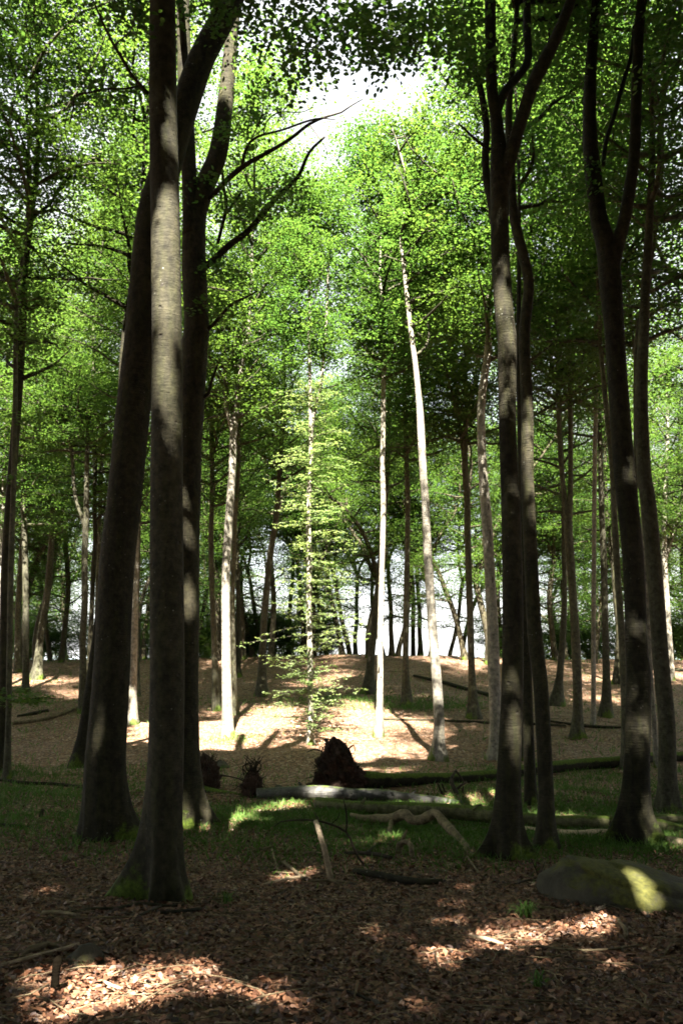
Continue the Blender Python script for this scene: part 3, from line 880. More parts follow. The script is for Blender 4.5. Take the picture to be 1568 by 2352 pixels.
mid('straight brown trunk between the slim white and the stout white beech', [(934, 1622, 26), (931, 1533, 15), (932, 1456, 14), (933, 1353, 13), (935, 1251, 12), (936, 1148, 12), (934, 1084, 11), (929, 884, 9), (926, 700, 7)], ztop=18.5, crown=(8.5, 18.5, 3.8, 60, 40))
mid('stout beech glaring white in the sun, green moss round its foot',
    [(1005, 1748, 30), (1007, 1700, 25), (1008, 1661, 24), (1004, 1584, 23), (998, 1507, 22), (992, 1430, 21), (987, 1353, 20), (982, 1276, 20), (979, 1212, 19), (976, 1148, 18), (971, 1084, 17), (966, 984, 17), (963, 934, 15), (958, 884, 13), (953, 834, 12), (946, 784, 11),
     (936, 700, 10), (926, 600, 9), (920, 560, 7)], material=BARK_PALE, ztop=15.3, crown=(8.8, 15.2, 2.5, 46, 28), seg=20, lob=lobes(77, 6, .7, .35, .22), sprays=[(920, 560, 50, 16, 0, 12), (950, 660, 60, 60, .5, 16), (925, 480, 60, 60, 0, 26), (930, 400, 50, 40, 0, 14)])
mid('brown trunk forking in a narrow V, between stout white and grey scarred beech', [(1087, 1650, 30), (1083, 1558, 17), (1080, 1456, 16), (1076, 1328, 15), (1073, 1225, 15), (1072, 1148, 15), (1069, 1109, 15), (1067, 1044, 14), (1070, 934, 9), (1068, 834, 8), (1066, 700, 7)],
    limbs=[(0, .1, [(1066, 1060, 10), (1056, 984, 9), (1046, 884, 8), (1039, 809, 7), (1032, 720, 5)])], ztop=19, crown=(8.4, 19, 3.8, 60, 40))
mid('silver grey beech with a row of dark scars and mossy foot',
    [(1138, 1745, 34), (1139, 1687, 29), (1136, 1610, 27), (1133, 1533, 27), (1131, 1456, 26), (1127, 1379, 25), (1123, 1302, 24), (1119, 1225, 24), (1116, 1180, 24), (1111, 1120, 22), (1106, 1034, 20), (1105, 934, 19), (1113, 859, 18), (1120, 809, 17), (1121, 700, 14), (1118, 600, 11)],
    material=BARK_PALE, crown=(8.6, 18.5, 3.2, 50, 38), seg=20, step=.15, bump=.06, lob=lobes(78, 5, .7, .35, .3), sprays=[(1120, 640, 50, 50, 0, 16), (1118, 520, 50, 60, 0, 24), (1110, 400, 50, 80, 0, 26)], knots=[(z, -PI / 2 + .25, .04) for z in (1.9, 2.6, 3.3, 3.9, 4.4, 5.0, 5.8)])
mid('shaded trunk standing between the forked beech and its bending neighbour', [(1219, 1866, 27), (1212, 1668, 25), (1207, 1484, 23), (1203, 1300, 21), (1199, 1150, 19), (1194, 950, 16), (1190, 800, 12)], material=BARK_DARK, D=13.6, ztop=14, crown=(9.5, 14, 2.4, 14, 20))
mid('leaning brown trunk with mossy spreading foot, crossing behind the grey double trunk', [(1277, 1620, 34), (1284, 1558, 17), (1289, 1500, 15), (1292, 1456, 15), (1296, 1353, 12), (1294, 1277, 11), (1292, 1150, 9), (1288, 1000, 8)])
mid('grey trunk with flared roots that divides into two parallel stems',
    [(1325, 1695, 30), (1326, 1640, 22), (1325, 1584, 21), (1321, 1482, 21), (1317, 1405, 19), (1310, 1302, 19), (1304, 1210, 19), (1309, 1134, 12), (1309, 984, 11), (1307, 809, 9), (1306, 700, 7)], seg=16, lob=lobes(79, 6, .8, .35, .3),
    limbs=[(0, .1, [(1305, 1225, 15), (1299, 1180, 13), (1294, 1134, 12), (1284, 1009, 11), (1279, 834, 9), (1276, 720, 6)])])
mid('slim brown trunk midway between the grey double trunk and the beech in long grass', [(1392, 1646, 28), (1392, 1558, 18), (1389, 1456, 16), (1387, 1353, 15), (1384, 1251, 14), (1380, 1148, 13), (1378, 1050, 12), (1376, 984, 11), (1371, 850, 9), (1366, 720, 7)])
mid('dark trunk high on the slope, forking low, beside the beech in long grass', [(1419, 1572, 24), (1420, 1456, 14), (1412, 1366, 13), (1405, 1280, 11), (1397, 1225, 10), (1390, 1120, 8)], material=BARK_DARK)
mid('greenish trunk touching the shaded side of the beech in long grass', [(1437, 1765, 22), (1434, 1640, 17), (1430, 1533, 16), (1425, 1430, 16), (1419, 1353, 15), (1413, 1251, 15), (1408, 1148, 14), (1406, 1084, 13), (1391, 934, 12), (1379, 809, 10), (1372, 700, 9), (1368, 560, 7)])
mid('broad fluted trunk with mossy claw-like roots, beside the long fallen log', [(1530, 1866, 48), (1530, 1800, 40), (1530, 1661, 38), (1518, 1533, 37), (1509, 1405, 36), (1499, 1277, 35), (1487, 1148, 34), (1478, 1084, 32), (1472, 900, 28), (1480, 700, 22)],
    seg=26, step=.15, bump=.05, lob=lobes(80, 7, .75, .26, .22), ztop=15, crown=(9, 15, 3, 26, 22))
mid('thin pale trunk in the gap beside the fluted trunk', [(1508, 1764, 13), (1500, 1640, 10), (1493, 1533, 9), (1486, 1400, 9), (1478, 1250, 8), (1470, 1100, 7)], material=BARK_PALE)
mid('brightly lit trunk behind the fluted trunk, with curving upper branches', [(1540, 1563, 18), (1534, 1450, 14), (1531, 1405, 14), (1527, 1328, 13), (1524, 1260, 12), (1526, 1150, 10), (1532, 1000, 8)], material=BARK_PALE,
    limbs=[(0, .1, [(1525, 1290, 9), (1540, 1240, 9), (1556, 1190, 8), (1568, 1130, 7), (1580, 1060, 5)])])
mid('very thin crooked stem climbing beside the split beech, high up', [(1462, 1790, 9), (1462, 1500, 9), (1458, 1000, 9), (1460, 780, 8), (1474, 700, 8), (1494, 600, 8), (1509, 500, 8), (1519, 400, 7), (1521, 275, 6), (1526, 120, 5)], D=14.5, ztop=15, crown=(7.5, 15, 2.2, 16, 20))
mid('thin grey stem between the limbs of the forked and the split beech', [(1196, 1700, 10), (1196, 1200, 10), (1200, 720, 9), (1208, 590, 9), (1225, 480, 8), (1240, 340, 8), (1250, 200, 7), (1252, 60, 5)], D=18.5, ztop=20, crown=(8.5, 20, 3, 26, 20))
mid('pale upright stem showing above the split of the beech in long grass', [(1360, 1640, 11), (1366, 1000, 10), (1385, 400, 9), (1391, 280, 9), (1393, 150, 8), (1389, 20, 7)], D=24, ztop=22, crown=(11, 22, 3, 26, 20), material=BARK_PALE)

# --- the leafy sapling in the clearing
def sapling():
    rng = np.random.default_rng(99)
    pts = [(713, 1710, 16), (713, 1660, 14), (713, 1610, 13), (712, 1507, 13), (709, 1405, 13), (710, 1328, 12), (710, 1251, 12), (708, 1184, 11), (712, 1090, 10), (714, 1034, 10), (712, 884, 8), (710, 780, 7), (711, 620, 6), (712, 500, 5), (713, 420, 3)]
    b, _ = hit(713, 1710)
    D = b[1]
    P = px_path(pts, D)
    P[0, :3] = b
    P = np.vstack([[*(b - [0, 0, .3]), P[0, 3]], P])
    T_ = thing('leafy_sapling', 'young beech feathered with bright leaf sprays down its whole stem, in the clearing', 'tree', b, None)
    mb = MB()
    full = tube(mb, P, 12, .2, .03, 5, lobes(6, 5, .8, .4, .18), b[2])
    mb.build('trunk', BARK_PALE, T_, b)
    st = MB()
    tube(st, px_path([(713, 1010, 7), (722, 950, 7), (737, 884, 7), (743, 809, 7), (749, 740, 6), (754, 620, 5), (756, 520, 3)], D, .2), 8, .25, .03, 6)
    st.build('second_stem', BARK_PALE, T_, b)
    bm, lm = MB(), MB()
    cents, tn = [], []
    z0 = b[2] + .45
    tiers = (np.arange(42) + rng.uniform(0, .8, 42)) / 42
    for i in range(42 * 5):
        z = z0 + (tiers[i // 5] + rng.normal(0, .010)) * 9.2
        p = np.array([np.interp(z, full[:, 2], full[:, k]) for k in range(3)])
        y = 1176 - FPX * math.tan(math.atan((z - EYE) / D) - TILT)
        L = np.interp(y, [700, 900, 1000, 1100, 1300, 1420, 1500, 1560, 1640, 1700], [.5, .75, .75, .75, .95, .95, 1.1, .9, 1.1, .8]) * rng.choice([.35, .7, .9, 1.1, 1.3, 1.6])
        a = rng.uniform(0, 6.28)
        d = np.array([math.cos(a), math.sin(a), rng.uniform(.05, .4)])
        q = branch_path(p, d / np.linalg.norm(d), L, rng, 5, .07, -.07)
        tube(bm, np.hstack([q, np.linspace(.010, .003, 6)[:, None]]), 3, L / 4, 0, 1)
        t0 = rng.uniform(.5, .95)
        for w in q[1:]:
            cents.append(w); tn.append(t0)
            if rng.uniform() < .45 and L > .4:
                cents.append(w + np.array([rng.normal(0, .13), rng.normal(0, .13), rng.normal(-.02, .05)])); tn.append(t0 - .1)
    LV, tt = leaves(cents, tn, 7, .13, .074, rng, flat=.08, six=True, tilt=.3)
    add_leaves(lm, LV, tt)
    up = MB()
    crown_on(full, 9.3, full[-1, 2] - .1, rng, 36, 1.5, bm, 30, .08, False, None, up=.5, lmb=up, spray=.36, r0=.02)
    bm.build('branches', BARK, T_, b)
    lm.build('leaf_sprays', LEAF_SUNLIT, T_, b)
    up.build('crown', LEAF, T_, b)
sapling()

# ------------------------------------------------------------------ far beeches on and beyond the crest: a few grown kinds, then copies
def far_kind(seed, H, rb, n_stems, low, Rm, dense):
    rng = np.random.default_rng(seed)
    T_ = thing('far_beech', '', 'tree', (0, 0, 0), None)
    tm, lm = MB(), MB()
    fork = rng.uniform(2.6, 6.0)
    p = np.array([0, 0, -.4]); pts = [p.copy()]
    d = np.array([rng.normal(0, .07), rng.normal(0, .07), 1])
    n = 6
    for i in range(n):
        d = d + np.array([rng.normal(0, .10), rng.normal(0, .10), .12]); d /= np.linalg.norm(d)
        p = p + d * (fork + .4) / n
        pts.append(p.copy())
    pts = np.array(pts)
    rr = np.linspace(rb, rb * .8, len(pts))
    trunk = tube(tm, np.hstack([pts, rr[:, None]]), 9, .5, .06, seed, lobes(seed, 5, .7, .4, .4), 0.0)
    for k in range(n_stems):
        a = k * 6.283 / n_stems + rng.uniform(-.6, .6)
        sp = rng.uniform(.12, .42)
        dd = np.array([math.cos(a) * sp, math.sin(a) * sp, 1]); dd /= np.linalg.norm(dd)
        Hs = H - fork - rng.uniform(0, 3)
        q = branch_path(pts[-1] - np.array([0, 0, .15]), dd, Hs, rng, 12, .15, .08)
        r2 = np.linspace(rb * .68, .015, len(q))
        ax = tube(tm, np.hstack([q, r2[:, None]]), 7, .8, .05, seed + k)
        crown_on(ax, max(low, fork + .6), q[-1, 2] - .1, rng, int(26 * dense), Rm, tm, 20, .105, False, None, up=.35, lmb=lm, spray=.62, r0=.085, seg=4)
    if low < fork:
        crown_on(trunk, low, fork, rng, int(9 * dense), Rm * .9, tm, 18, .10, False, None, up=.15, lmb=lm, spray=.6, r0=.06)
    a = tm.build('trunk', BARK_FAR, T_)
    b = lm.build('crown', LEAF, T_)
    return T_, a, b

KINDS = [far_kind(201, 17, .16, 2, 2.2, 2.9, 1.0), far_kind(202, 19, .18, 3, 3.6, 2.7, .85), far_kind(203, 15, .13, 2, 1.4, 2.6, 1.1),
         far_kind(204, 20, .20, 3, 4.2, 3.0, .85), far_kind(205, 18, .15, 2, 2.8, 3.1, 1.0), far_kind(206, 16, .14, 3, 1.8, 2.5, .9), far_kind(207, 22, .19, 2, 5.0, 3.0, 1.1)]
rf = np.random.default_rng(500)
FAR = []           # (x px of foot, D, kind, scale)
for (x, D, k) in [(79, 41, 1), (111, 43, 3), (138, 45, 2), (159, 44, 0), (20, 45, 4), (330, 44, 2), (345, 47, 5), (502, 43, 1), (567, 44, 4), (588, 46, 2), (626, 43, 0), (697, 46, 5), (724, 45, 1), (788, 45.5, 4), (803, 46.2, 2),
                  (849, 43, 3), (894, 45, 5), (908, 44.6, 2), (982, 45, 1), (1062, 43, 4), (1107, 41.5, 3), (1262, 44, 0), (1280, 46, 5), (1345, 43.5, 2), (1466, 45, 4), (1510, 43, 1), (1558, 45, 0)]:
    FAR.append((x, D, k, 1.0))
for i in range(30):
    for _ in range(40):
        D = rf.uniform(49, 74)
        x = rf.uniform(-60, 1630)
        if 730 < x < 1240 and not (D < 54 and rf.uniform() < .25): continue
        w = (x - 784) / FPX * D
        if all(math.hypot((X - 784) / FPX * DD - w, DD - D) > 2.6 for X, DD, _, _ in FAR): break
    FAR.append((x, D, int(rf.integers(0, 7)), rf.uniform(1.05, 1.35)))
for (x, D, k) in [(455, 46, 2), (530, 47, 5), (610, 46.5, 2), (668, 48, 5), (752, 48, 2), (815, 50, 5), (878, 48.5, 2), (942, 51, 0), (958, 47.5, 5), (1022, 49, 2), (1046, 52, 4), (1140, 48, 0), (1178, 51, 2), (1226, 47.5, 5)]:
    FAR.append((x, D, k, 1.0))
for i in range(28):      # flanks of the wood, partly outside the frame
    D = rf.uniform(5, 44)
    X = rf.choice([-1, 1]) * (.45 * D + 3.6 + rf.uniform(0, 7))
    if D < 26 and -10 < X < 7.2: X = 7.4 + rf.uniform(0, 5) if X > 0 else -10.2 - rf.uniform(0, 4)
    FAR.append((784 + X * FPX / D * math.cos(TILT), D, int(rf.integers(0, 7)), rf.uniform(.95, 1.2)))
for i in range(46):      # unseen beeches added behind and beside the viewpoint to cut skylight
    a = R(200 + i * 140 / 45 + rf.uniform(-2, 2)) if i % 2 else R(185 + i * 170 / 45)
    rr_ = rf.uniform(18, 21) if i % 2 else rf.uniform(22, 29)
    FAR.append((math.cos(a) * rr_, math.sin(a) * rr_, int(rf.integers(0, 7)), rf.uniform(.95, 1.15)))
MARKS = [(-9999, 'edge trunk with the low leafy spray'), (10, 'leafy edge trunk'), (245, 'massive beech'), (523, 'broad white trunk'), (713, 'leafy sapling'), (868, 'wavy white beech'), (1005, 'stout white beech'),
         (1170, 'forked beech'), (1325, 'double trunk'), (1457, 'grass-footed beech'), (1530, 'fluted trunk'), (9999, 'fluted trunk')]
ORD = ['first', 'second', 'third', 'fourth', 'fifth', 'sixth', 'seventh', 'eighth', 'ninth', 'tenth', 'eleventh', 'twelfth', 'thirteenth', 'fourteenth', 'fifteenth', 'sixteenth', 'seventeenth', 'eighteenth', 'nineteenth', 'twentieth', 'twenty-first', 'twenty-second', 'twenty-third', 'twenty-fourth', 'twenty-fifth']
FAR.sort()
first_use = [True] * len(KINDS)
count = {}
for (x, D, k, sc) in FAR:
    X = (x - 784) / FPX * D * (1.0 / math.cos(TILT)) if D > 0 else x
    i = max(j for j in range(len(MARKS)) if MARKS[j][0] <= x)
    n = count[i] = count.get(i, -1) + 1
    if D < 0:
        label = 'unseen leafy beech added behind the viewpoint to cut skylight'
        n = count[i] = count[i] - 1
    elif i == 0:
        label = f'far beech beyond the edge trunk with low leafy spray, {ORD[n]} coming inward'
    elif i == len(MARKS) - 2:
        label = f'far beech past the fluted trunk, {ORD[n]} one going outward'
    else:
        label = f'far beech, {ORD[n]} from {MARKS[i][1]} towards {MARKS[i + 1][1]}'
    src, a, b = KINDS[k]
    if first_use[k]:
        T_ = src; first_use[k] = False
    else:
        T_ = src.copy(); C.objects.link(T_)
        for ch in (a, b):
            c = ch.copy(); C.objects.link(c); c.parent = T_
    T_.location = (X, D, float(g(X, D)))
    T_.rotation_euler = (0, 0, rf.uniform(0, 6.28))
    T_.scale = (sc, sc, sc * rf.uniform(.92, 1.1))
    T_['label'] = label
    T_['group'] = 'far beeches on and beyond the crest' if D > 0 else 'unseen beeches added behind the viewpoint'

# ------------------------------------------------------------------ low leafy bushes behind the crest
def bush_kind(seed):
    rng = np.random.default_rng(seed)
    T_ = thing('beech_bush', '', 'bush', (0, 0, 0), 'low bushes behind the crest')
    bm, lm = MB(), MB()
    for k in range(5):
        a = rng.uniform(0, 6.28)
        d = np.array([math.cos(a) * .5, math.sin(a) * .5, 1]); d /= np.linalg.norm(d)
        q = branch_path([0, 0, -.1], d, rng.uniform(2, 3.6), rng, 6, .12, .03)
        ax = tube(bm, np.hstack([q, np.linspace(.03, .008, 7)[:, None]]), 5, .4, .03, k)
        crown_on(ax, .25, q[-1, 2], rng, 9, 1.3, bm, 11, .10, False, None, up=.2, lmb=lm, spray=.36, low_r=.8, r0=.015)
    a = bm.build('stems', BARK_FAR, T_)
    b = lm.build('foliage', LEAF, T_)
    return T_, a, b
BK = [bush_kind(301), bush_kind(302)]
used = [True, True]
BUSH = [(10, 47), (62, 49), (105, 48), (150, 49), (200, 48), (262, 50), (322, 48), (350, 50), (470, 48), (505, 50), (560, 49), (610, 49.5), (660, 49), (440, 47), (490, 46.5), (540, 47), (585, 46.5), (635, 47), (690, 47.5), (735, 47), (765, 48.5), (1140, 48), (1200, 47), (1245, 49), (1290, 50), (1350, 49), (1400, 48), (1470, 49), (1530, 48), (1562, 47)]
bc = {}
for n, (x, D) in enumerate(BUSH):
    i = max(j for j in range(len(MARKS)) if MARKS[j][0] <= x)
    m = bc[i] = bc.get(i, -1) + 1
    src, a, b = BK[n % 2]
    if used[n % 2]:
        T_ = src; used[n % 2] = False
    else:
        T_ = src.copy(); C.objects.link(T_)
        for ch in (a, b):
            c = ch.copy(); C.objects.link(c); c.parent = T_
    X = (x - 784) / FPX * D
    T_.location = (X, D, float(g(X, D)))
    T_.rotation_euler = (0, 0, n * 1.7)
    sc = 0.8 + .35 * ((n * 37) % 10) / 10
    T_.scale = (sc, sc, sc)
    T_['label'] = (f'low bush behind crest, {ORD[m]} from {MARKS[i][1]} towards {MARKS[i + 1][1]}' if i < len(MARKS) - 2
                   else f'low green bush behind the crest, {ORD[m]} past the fluted trunk')
    T_['group'] = 'low bushes behind the crest'

# ------------------------------------------------------------------ trees added beside and behind the viewpoint to shade the foreground
SHADE_TREES = [(-3.4, -4.2, 'nearest one over the leaf litter'), (2.6, -5.6, 'its crown above the boulder'), (-1.0, -9.0, 'the deepest one'), (-7.5, -5.5, 'over the grassy hollow'), (7.2, -4.5, 'over the long log'),
          (-6.3, 1.5, 'beside the massive leaning beech'), (6.0, 1.2, 'beside the boulder'), (4.5, -10.0, 'a tall one'), (-5.5, -11.0, 'a leaning one'), (11, 2.5, 'past the boulder'), (-11.5, 3.0, 'past the grassy hollow'),
          (-9.5, 7.5, 'beyond the massive beech'), (-13.5, 12.5, 'beyond the leafy edge trunk'), (9.6, 8.0, 'beyond the beech in long grass'), (14, 13.5, 'beyond the fluted trunk'),
          (-2.3, -1.3, 'close to the knotty trunk'), (2.1, -1.0, 'close to the boulder')]
for n, (x, y, w) in enumerate(SHADE_TREES):
    rng = np.random.default_rng(800 + n)
    z = float(g(x, y))
    T_ = thing('beech_tree', f'tall beech added to shade the forest floor, {w}', 'tree', (x, y, z), 'added shading beeches overhead')
    H = 25 + 1.5 * rng.uniform(-1, 1)
    P = np.array([[x, y, z - .3, .22], [x, y, z, .22], [x + rng.normal(0, .15), y + rng.normal(0, .15), 4, .19], [x + rng.normal(0, .3), y + rng.normal(0, .3), 10, .15], [x + rng.normal(0, .5), y + rng.normal(0, .5), 17, .10], [x, y, H, .03]])
    tm, bm, lm = MB(), Pieces(), MB()
    ax = tube(tm, P, 14, .4, .03, n, lobes(n + 50), z)
    crown_on(ax, 12.5 if n > 14 else 10.5 if y > 0 else 4.5, H, rng, 165, 5.0, bm, 75 if y > 5 else 34, .11 if y > 5 else .20, False, lets_sun_through, up=.35, lmb=lm, spray=.62, r0=.07, strict=True)
    tm.build('trunk', BARK, T_, (x, y, z)); bm.build('branches', BARK, T_, (x, y, z)); lm.build('crown', LEAF, T_, (x, y, z))

# ------------------------------------------------------------------ fallen logs
def ground_path(pts, sink=0.15, lift=0.0):
    """(x, y, width) along a log that lies on the floor."""
    out = []
    for x, y, w in pts:
        p, s = hit(x, y + w / 2)
        r = w / 2 * s / FPX
        out.append([p[0], p[1] + r * .6, float(g(p[0], p[1] + r * .6)) + r * (1 - sink) + lift, r])
    return np.array(out)

def depth_path(pts, Ds):
    out = []
    for i, (x, y, w) in enumerate(pts):
        Di = Ds if np.isscalar(Ds) else Ds[i] if len(Ds) == len(pts) else np.interp(i / max(1, len(pts) - 1), np.linspace(0, 1, len(Ds)), Ds)
        p, s = at(x, y, Di)
        out.append([*p, w / 2 * s / FPX])
    return np.array(out)

def log(name, label, cat, paths, material, seg=16, step=.12, bump=.03, mossy=None, group=None, fine=0.0, parts=()):
    base = paths[0][0, :3].copy()
    T_ = thing(name, label, cat, base, group)
    mb = MB()
    tube(mb, paths[0], seg, step, bump, len(label), tip=False, mossy=mossy, fine=fine)
    mb.build('stem', material, T_, base)
    for P in paths[1:]:
        m2 = MB()
        tube(m2, P, max(6, seg - 4), step, bump, len(label) + 1, tip=False, mossy=mossy)
        m2.build('branch', material, T_, base)
    return T_, base

def hairy_roots(mb, c, rx, ry, rz, n, rng, L=(.15, .5), r=.006):
    for i in range(n):
        a = rng.uniform(0, 6.28); e = rng.uniform(-.4, 1.3)
        d = np.array([math.cos(a) * math.cos(e), -abs(math.sin(a)) * math.cos(e) * .8, math.sin(e)])
        p = c + d * np.array([rx, ry, rz]) * .9
        if rng.uniform() < .6: d = d * .5 + np.array([rng.normal(0, .4), -.2, rng.uniform(-1.0, .6)])
        q = branch_path(p, d / np.linalg.norm(d), rng.uniform(*L), rng, 5, .35, -.05)
        tube(mb, np.hstack([q, np.linspace(r * rng.uniform(.6, 2), .002, 6)[:, None]]), 4, .06, 0, 1)

def blob(mb, c, prof, depth, rng, rough=.08, nz=26, na=30):
    """prof: list of (z, x_min, x_max) slices of an irregular upright mass, about depth thick."""
    prof = np.array(prof)
    zs = np.linspace(prof[0, 0], prof[-1, 0], nz)
    x0 = np.interp(zs, prof[:, 0], prof[:, 1]); x1 = np.interp(zs, prof[:, 0], prof[:, 2])
    th = np.arange(na) / na * 6.2832
    ph = rng.uniform(0, 6.28, 8)
    V = np.zeros((nz, na, 3))
    for i, z in enumerate(zs):
        rx = (x1[i] - x0[i]) / 2
        f = math.sqrt(max(0.02, 1 - (i / (nz - 1)) ** 6)) if i < nz - 1 else .15
        m = 1 + rough * (np.sin(3 * th + ph[0] + z * 9) + .8 * np.sin(5 * th + ph[1] - z * 13) + .6 * np.sin(9 * th + ph[2] + z * 21)) + rng.normal(0, rough * .8, na)
        V[i, :, 0] = c[0] + (x0[i] + x1[i]) / 2 + rx * f * m * np.cos(th)
        V[i, :, 1] = c[1] + depth * f * m * np.sin(th) * (0.6 + .4 * (1 - i / nz))
        V[i, :, 2] = c[2] + z + rng.normal(0, rough * .1, na)
    i, j = np.meshgrid(np.arange(nz - 1), np.arange(na), indexing='ij')
    F = np.stack([i * na + j, i * na + (j + 1) % na, (i + 1) * na + (j + 1) % na, (i + 1) * na + j], -1).reshape(-1, 4)
    mb.add(V.reshape(-1, 3), F)
    k = mb.n
    mb.add([[c[0] + (x0[-1] + x1[-1]) / 2, c[1], c[2] + zs[-1] + .01]], np.zeros((0, 3), int))
    b0 = k - nz * na + (nz - 1) * na
    jj = np.arange(na)
    mb.f.append(np.stack([b0 + jj, b0 + (jj + 1) % na, np.full(na, k)], -1))

# the mossy log with its tall root plate
T_, base = log('fallen_tree', 'fallen beech trunk, green moss along its top, ending at the tall torn root plate', 'fallen tree',
    [ground_path([(806, 1791, 44), (830, 1792, 42), (899, 1794, 33), (970, 1790, 27), (1042, 1787, 24), (1101, 1783, 24), (1142, 1780, 24), (1192, 1772, 26), (1269, 1763, 27), (1346, 1756, 26), (1422, 1751, 25), (1499, 1741, 23), (1568, 1738, 22), (1640, 1735, 20)])],
    BARK_DARK, 22, .09, .06, mossy=.1, fine=.014)
c, s = hit(772, 1812)
sc = s / FPX
mb = MB(); rng = np.random.default_rng(41)
blob(mb, c, [(-.1, -64 * sc, 62 * sc), (6 * sc, -62 * sc, 60 * sc), (30 * sc, -46 * sc, 52 * sc), (62 * sc, -34 * sc, 40 * sc), (90 * sc, -27 * sc, 28 * sc), (108 * sc, -26 * sc, 16 * sc), (114 * sc, -18 * sc, 2 * sc)], .32, rng, .15, 40, 48)
mb.build('root_plate', SOIL, T_, base)
mb = MB()
hairy_roots(mb, c + [0, -.05, 45 * sc], 48 * sc, .3, 62 * sc, 110, rng, (.08, .30), .006)
for pts in ([(738, 1725, 4), (720, 1722, 3), (705, 1728, 2)], [(742, 1715, 4), (735, 1740, 3), (722, 1765, 2)], [(800, 1720, 4), (812, 1712, 3), (815, 1725, 2)], [(734, 1768, 5), (744, 1780, 4), (752, 1795, 3)], [(745, 1702, 9), (752, 1698, 8), (748, 1710, 5)]):
    tube(mb, depth_path(pts, c[1] - .3), 5, .04, .05, 1)
mb.build('roots', TWIG, T_, base)

# grey smooth log
GA = [(590, 1827, 30), (605, 1826, 31), (661, 1823, 32), (713, 1820, 32), (764, 1822, 31), (804, 1826, 29), (875, 1827, 27), (923, 1832, 25), (994, 1839, 21), (1066, 1846, 14), (1135, 1853, 12), (1192, 1860, 10), (1269, 1866, 8), (1346, 1870, 4)]
pa, _ = hit(640, 1845)
T_, base = log('fallen_tree', 'smooth silver grey fallen trunk with a bushy root plug, lying behind the greenish log', 'fallen tree',
    [depth_path(GA, [14.3, 14.3, 14.1, 13.9, 13.5]), depth_path([(694, 1812, 9), (690, 1802, 7), (686, 1796, 5)], 14.4), depth_path([(938, 1830, 7), (948, 1822, 5), (954, 1816, 4)], 14.15)], GREYLOG, 20, .07, .055, mossy=-.75, fine=.012)
c, s = hit(578, 1828); sc = s / FPX
mb = MB(); rng = np.random.default_rng(42)
blob(mb, c, [(-.05, -22 * sc, 26 * sc), (15 * sc, -24 * sc, 22 * sc), (40 * sc, -20 * sc, 20 * sc), (55 * sc, -12 * sc, 16 * sc), (60 * sc, -6 * sc, 8 * sc)], .18, rng, .12, 18, 22)
mb.build('root_plate', SOIL, T_, base)
mb = MB()
hairy_roots(mb, c + [0, 0, 28 * sc], 24 * sc, .18, 34 * sc, 60, rng, (.1, .35), .004)
for k in range(14):
    x = 578 + rng.normal(0, 10)
    tube(mb, depth_path([(x, 1780, 3), (x + rng.normal(3, 8), 1760, 2.5), (x + rng.normal(6, 16), 1738 + rng.uniform(-6, 14), 1.5)], c[1] - .05), 4, .06, 0, k)
mb.build('roots', TWIG, T_, base)

# mossy butt and the root plate beside the gnarled beech
T_, base = log('fallen_tree', 'short mossy fallen stem with a dark root plate, beside the gnarled beech', 'fallen tree',
    [depth_path([(440, 1806, 18), (460, 1811, 17), (485, 1818, 18), (508, 1823, 18), (535, 1828, 18), (556, 1831, 17)], [15.0, 14.6])], BARK_DARK, 14, .1, .03, mossy=.35)
c, s = hit(478, 1812); sc = s / FPX
mb = MB(); rng = np.random.default_rng(43)
blob(mb, c, [(-.05, -30 * sc, 30 * sc), (20 * sc, -30 * sc, 26 * sc), (50 * sc, -28 * sc, 20 * sc), (70 * sc, -24 * sc, 8 * sc), (78 * sc, -20 * sc, -6 * sc)], .25, rng, .12, 18, 24)
mb.build('root_plate', SOIL, T_, base)
mb = MB()
hairy_roots(mb, c + [0, 0, 35 * sc], 30 * sc, .25, 40 * sc, 60, rng, (.1, .3), .004)
tube(mb, depth_path([(505, 1780, 4), (530, 1784, 3), (552, 1790, 3), (572, 1800, 2)], c[1] - .2), 4, .08, 0, 3)
mb.build('roots', TWIG, T_, base)

# greenish log, the longest
LB = [(728, 1846, 28), (760, 1848, 28), (804, 1853, 27), (923, 1858, 30), (1018, 1863, 33), (1135, 1872, 36), (1192, 1879, 29), (1274, 1886, 27), (1346, 1887, 27), (1422, 1889, 28), (1499, 1893, 30), (1540, 1903, 28), (1580, 1914, 26), (1650, 1925, 22)]
log('fallen_tree', 'long greenish fallen trunk lying across the hollow, passing behind the forked beech', 'fallen tree',
    [depth_path(LB, [13.2, 12.9, 12.3, 11.7, 11.3, 11.0, 10.9]), depth_path([(1480, 1890, 22), (1505, 1881, 19), (1530, 1879, 18), (1568, 1880, 17), (1640, 1882, 14)], [11.05, 11.6]), depth_path([(830, 1846, 9), (836, 1838, 6), (838, 1832, 4)], 12.7), depth_path([(1085, 1860, 9), (1096, 1850, 6), (1106, 1848, 4)], 11.55)], GREENLOG, 22, .07, .07, mossy=-.25, fine=.012)
log('fallen_tree', 'rough pale rotting log under the long greenish trunk, near the beech in long grass', 'fallen log',
    [ground_path([(1192, 1904, 14), (1279, 1914, 18), (1340, 1917, 20), (1415, 1917, 24), (1502, 1928, 24), (1568, 1938, 24), (1640, 1948, 22)])], BLEACHED, 14, .07, .10, fine=.05)
log('fallen_branch', 'short grey branch lying in front of the rotting log, under the greenish trunk', 'branch', [ground_path([(1300, 1912, 9), (1330, 1908, 11), (1355, 1905, 10), (1374, 1901, 8)])], GREYLOG, 10)
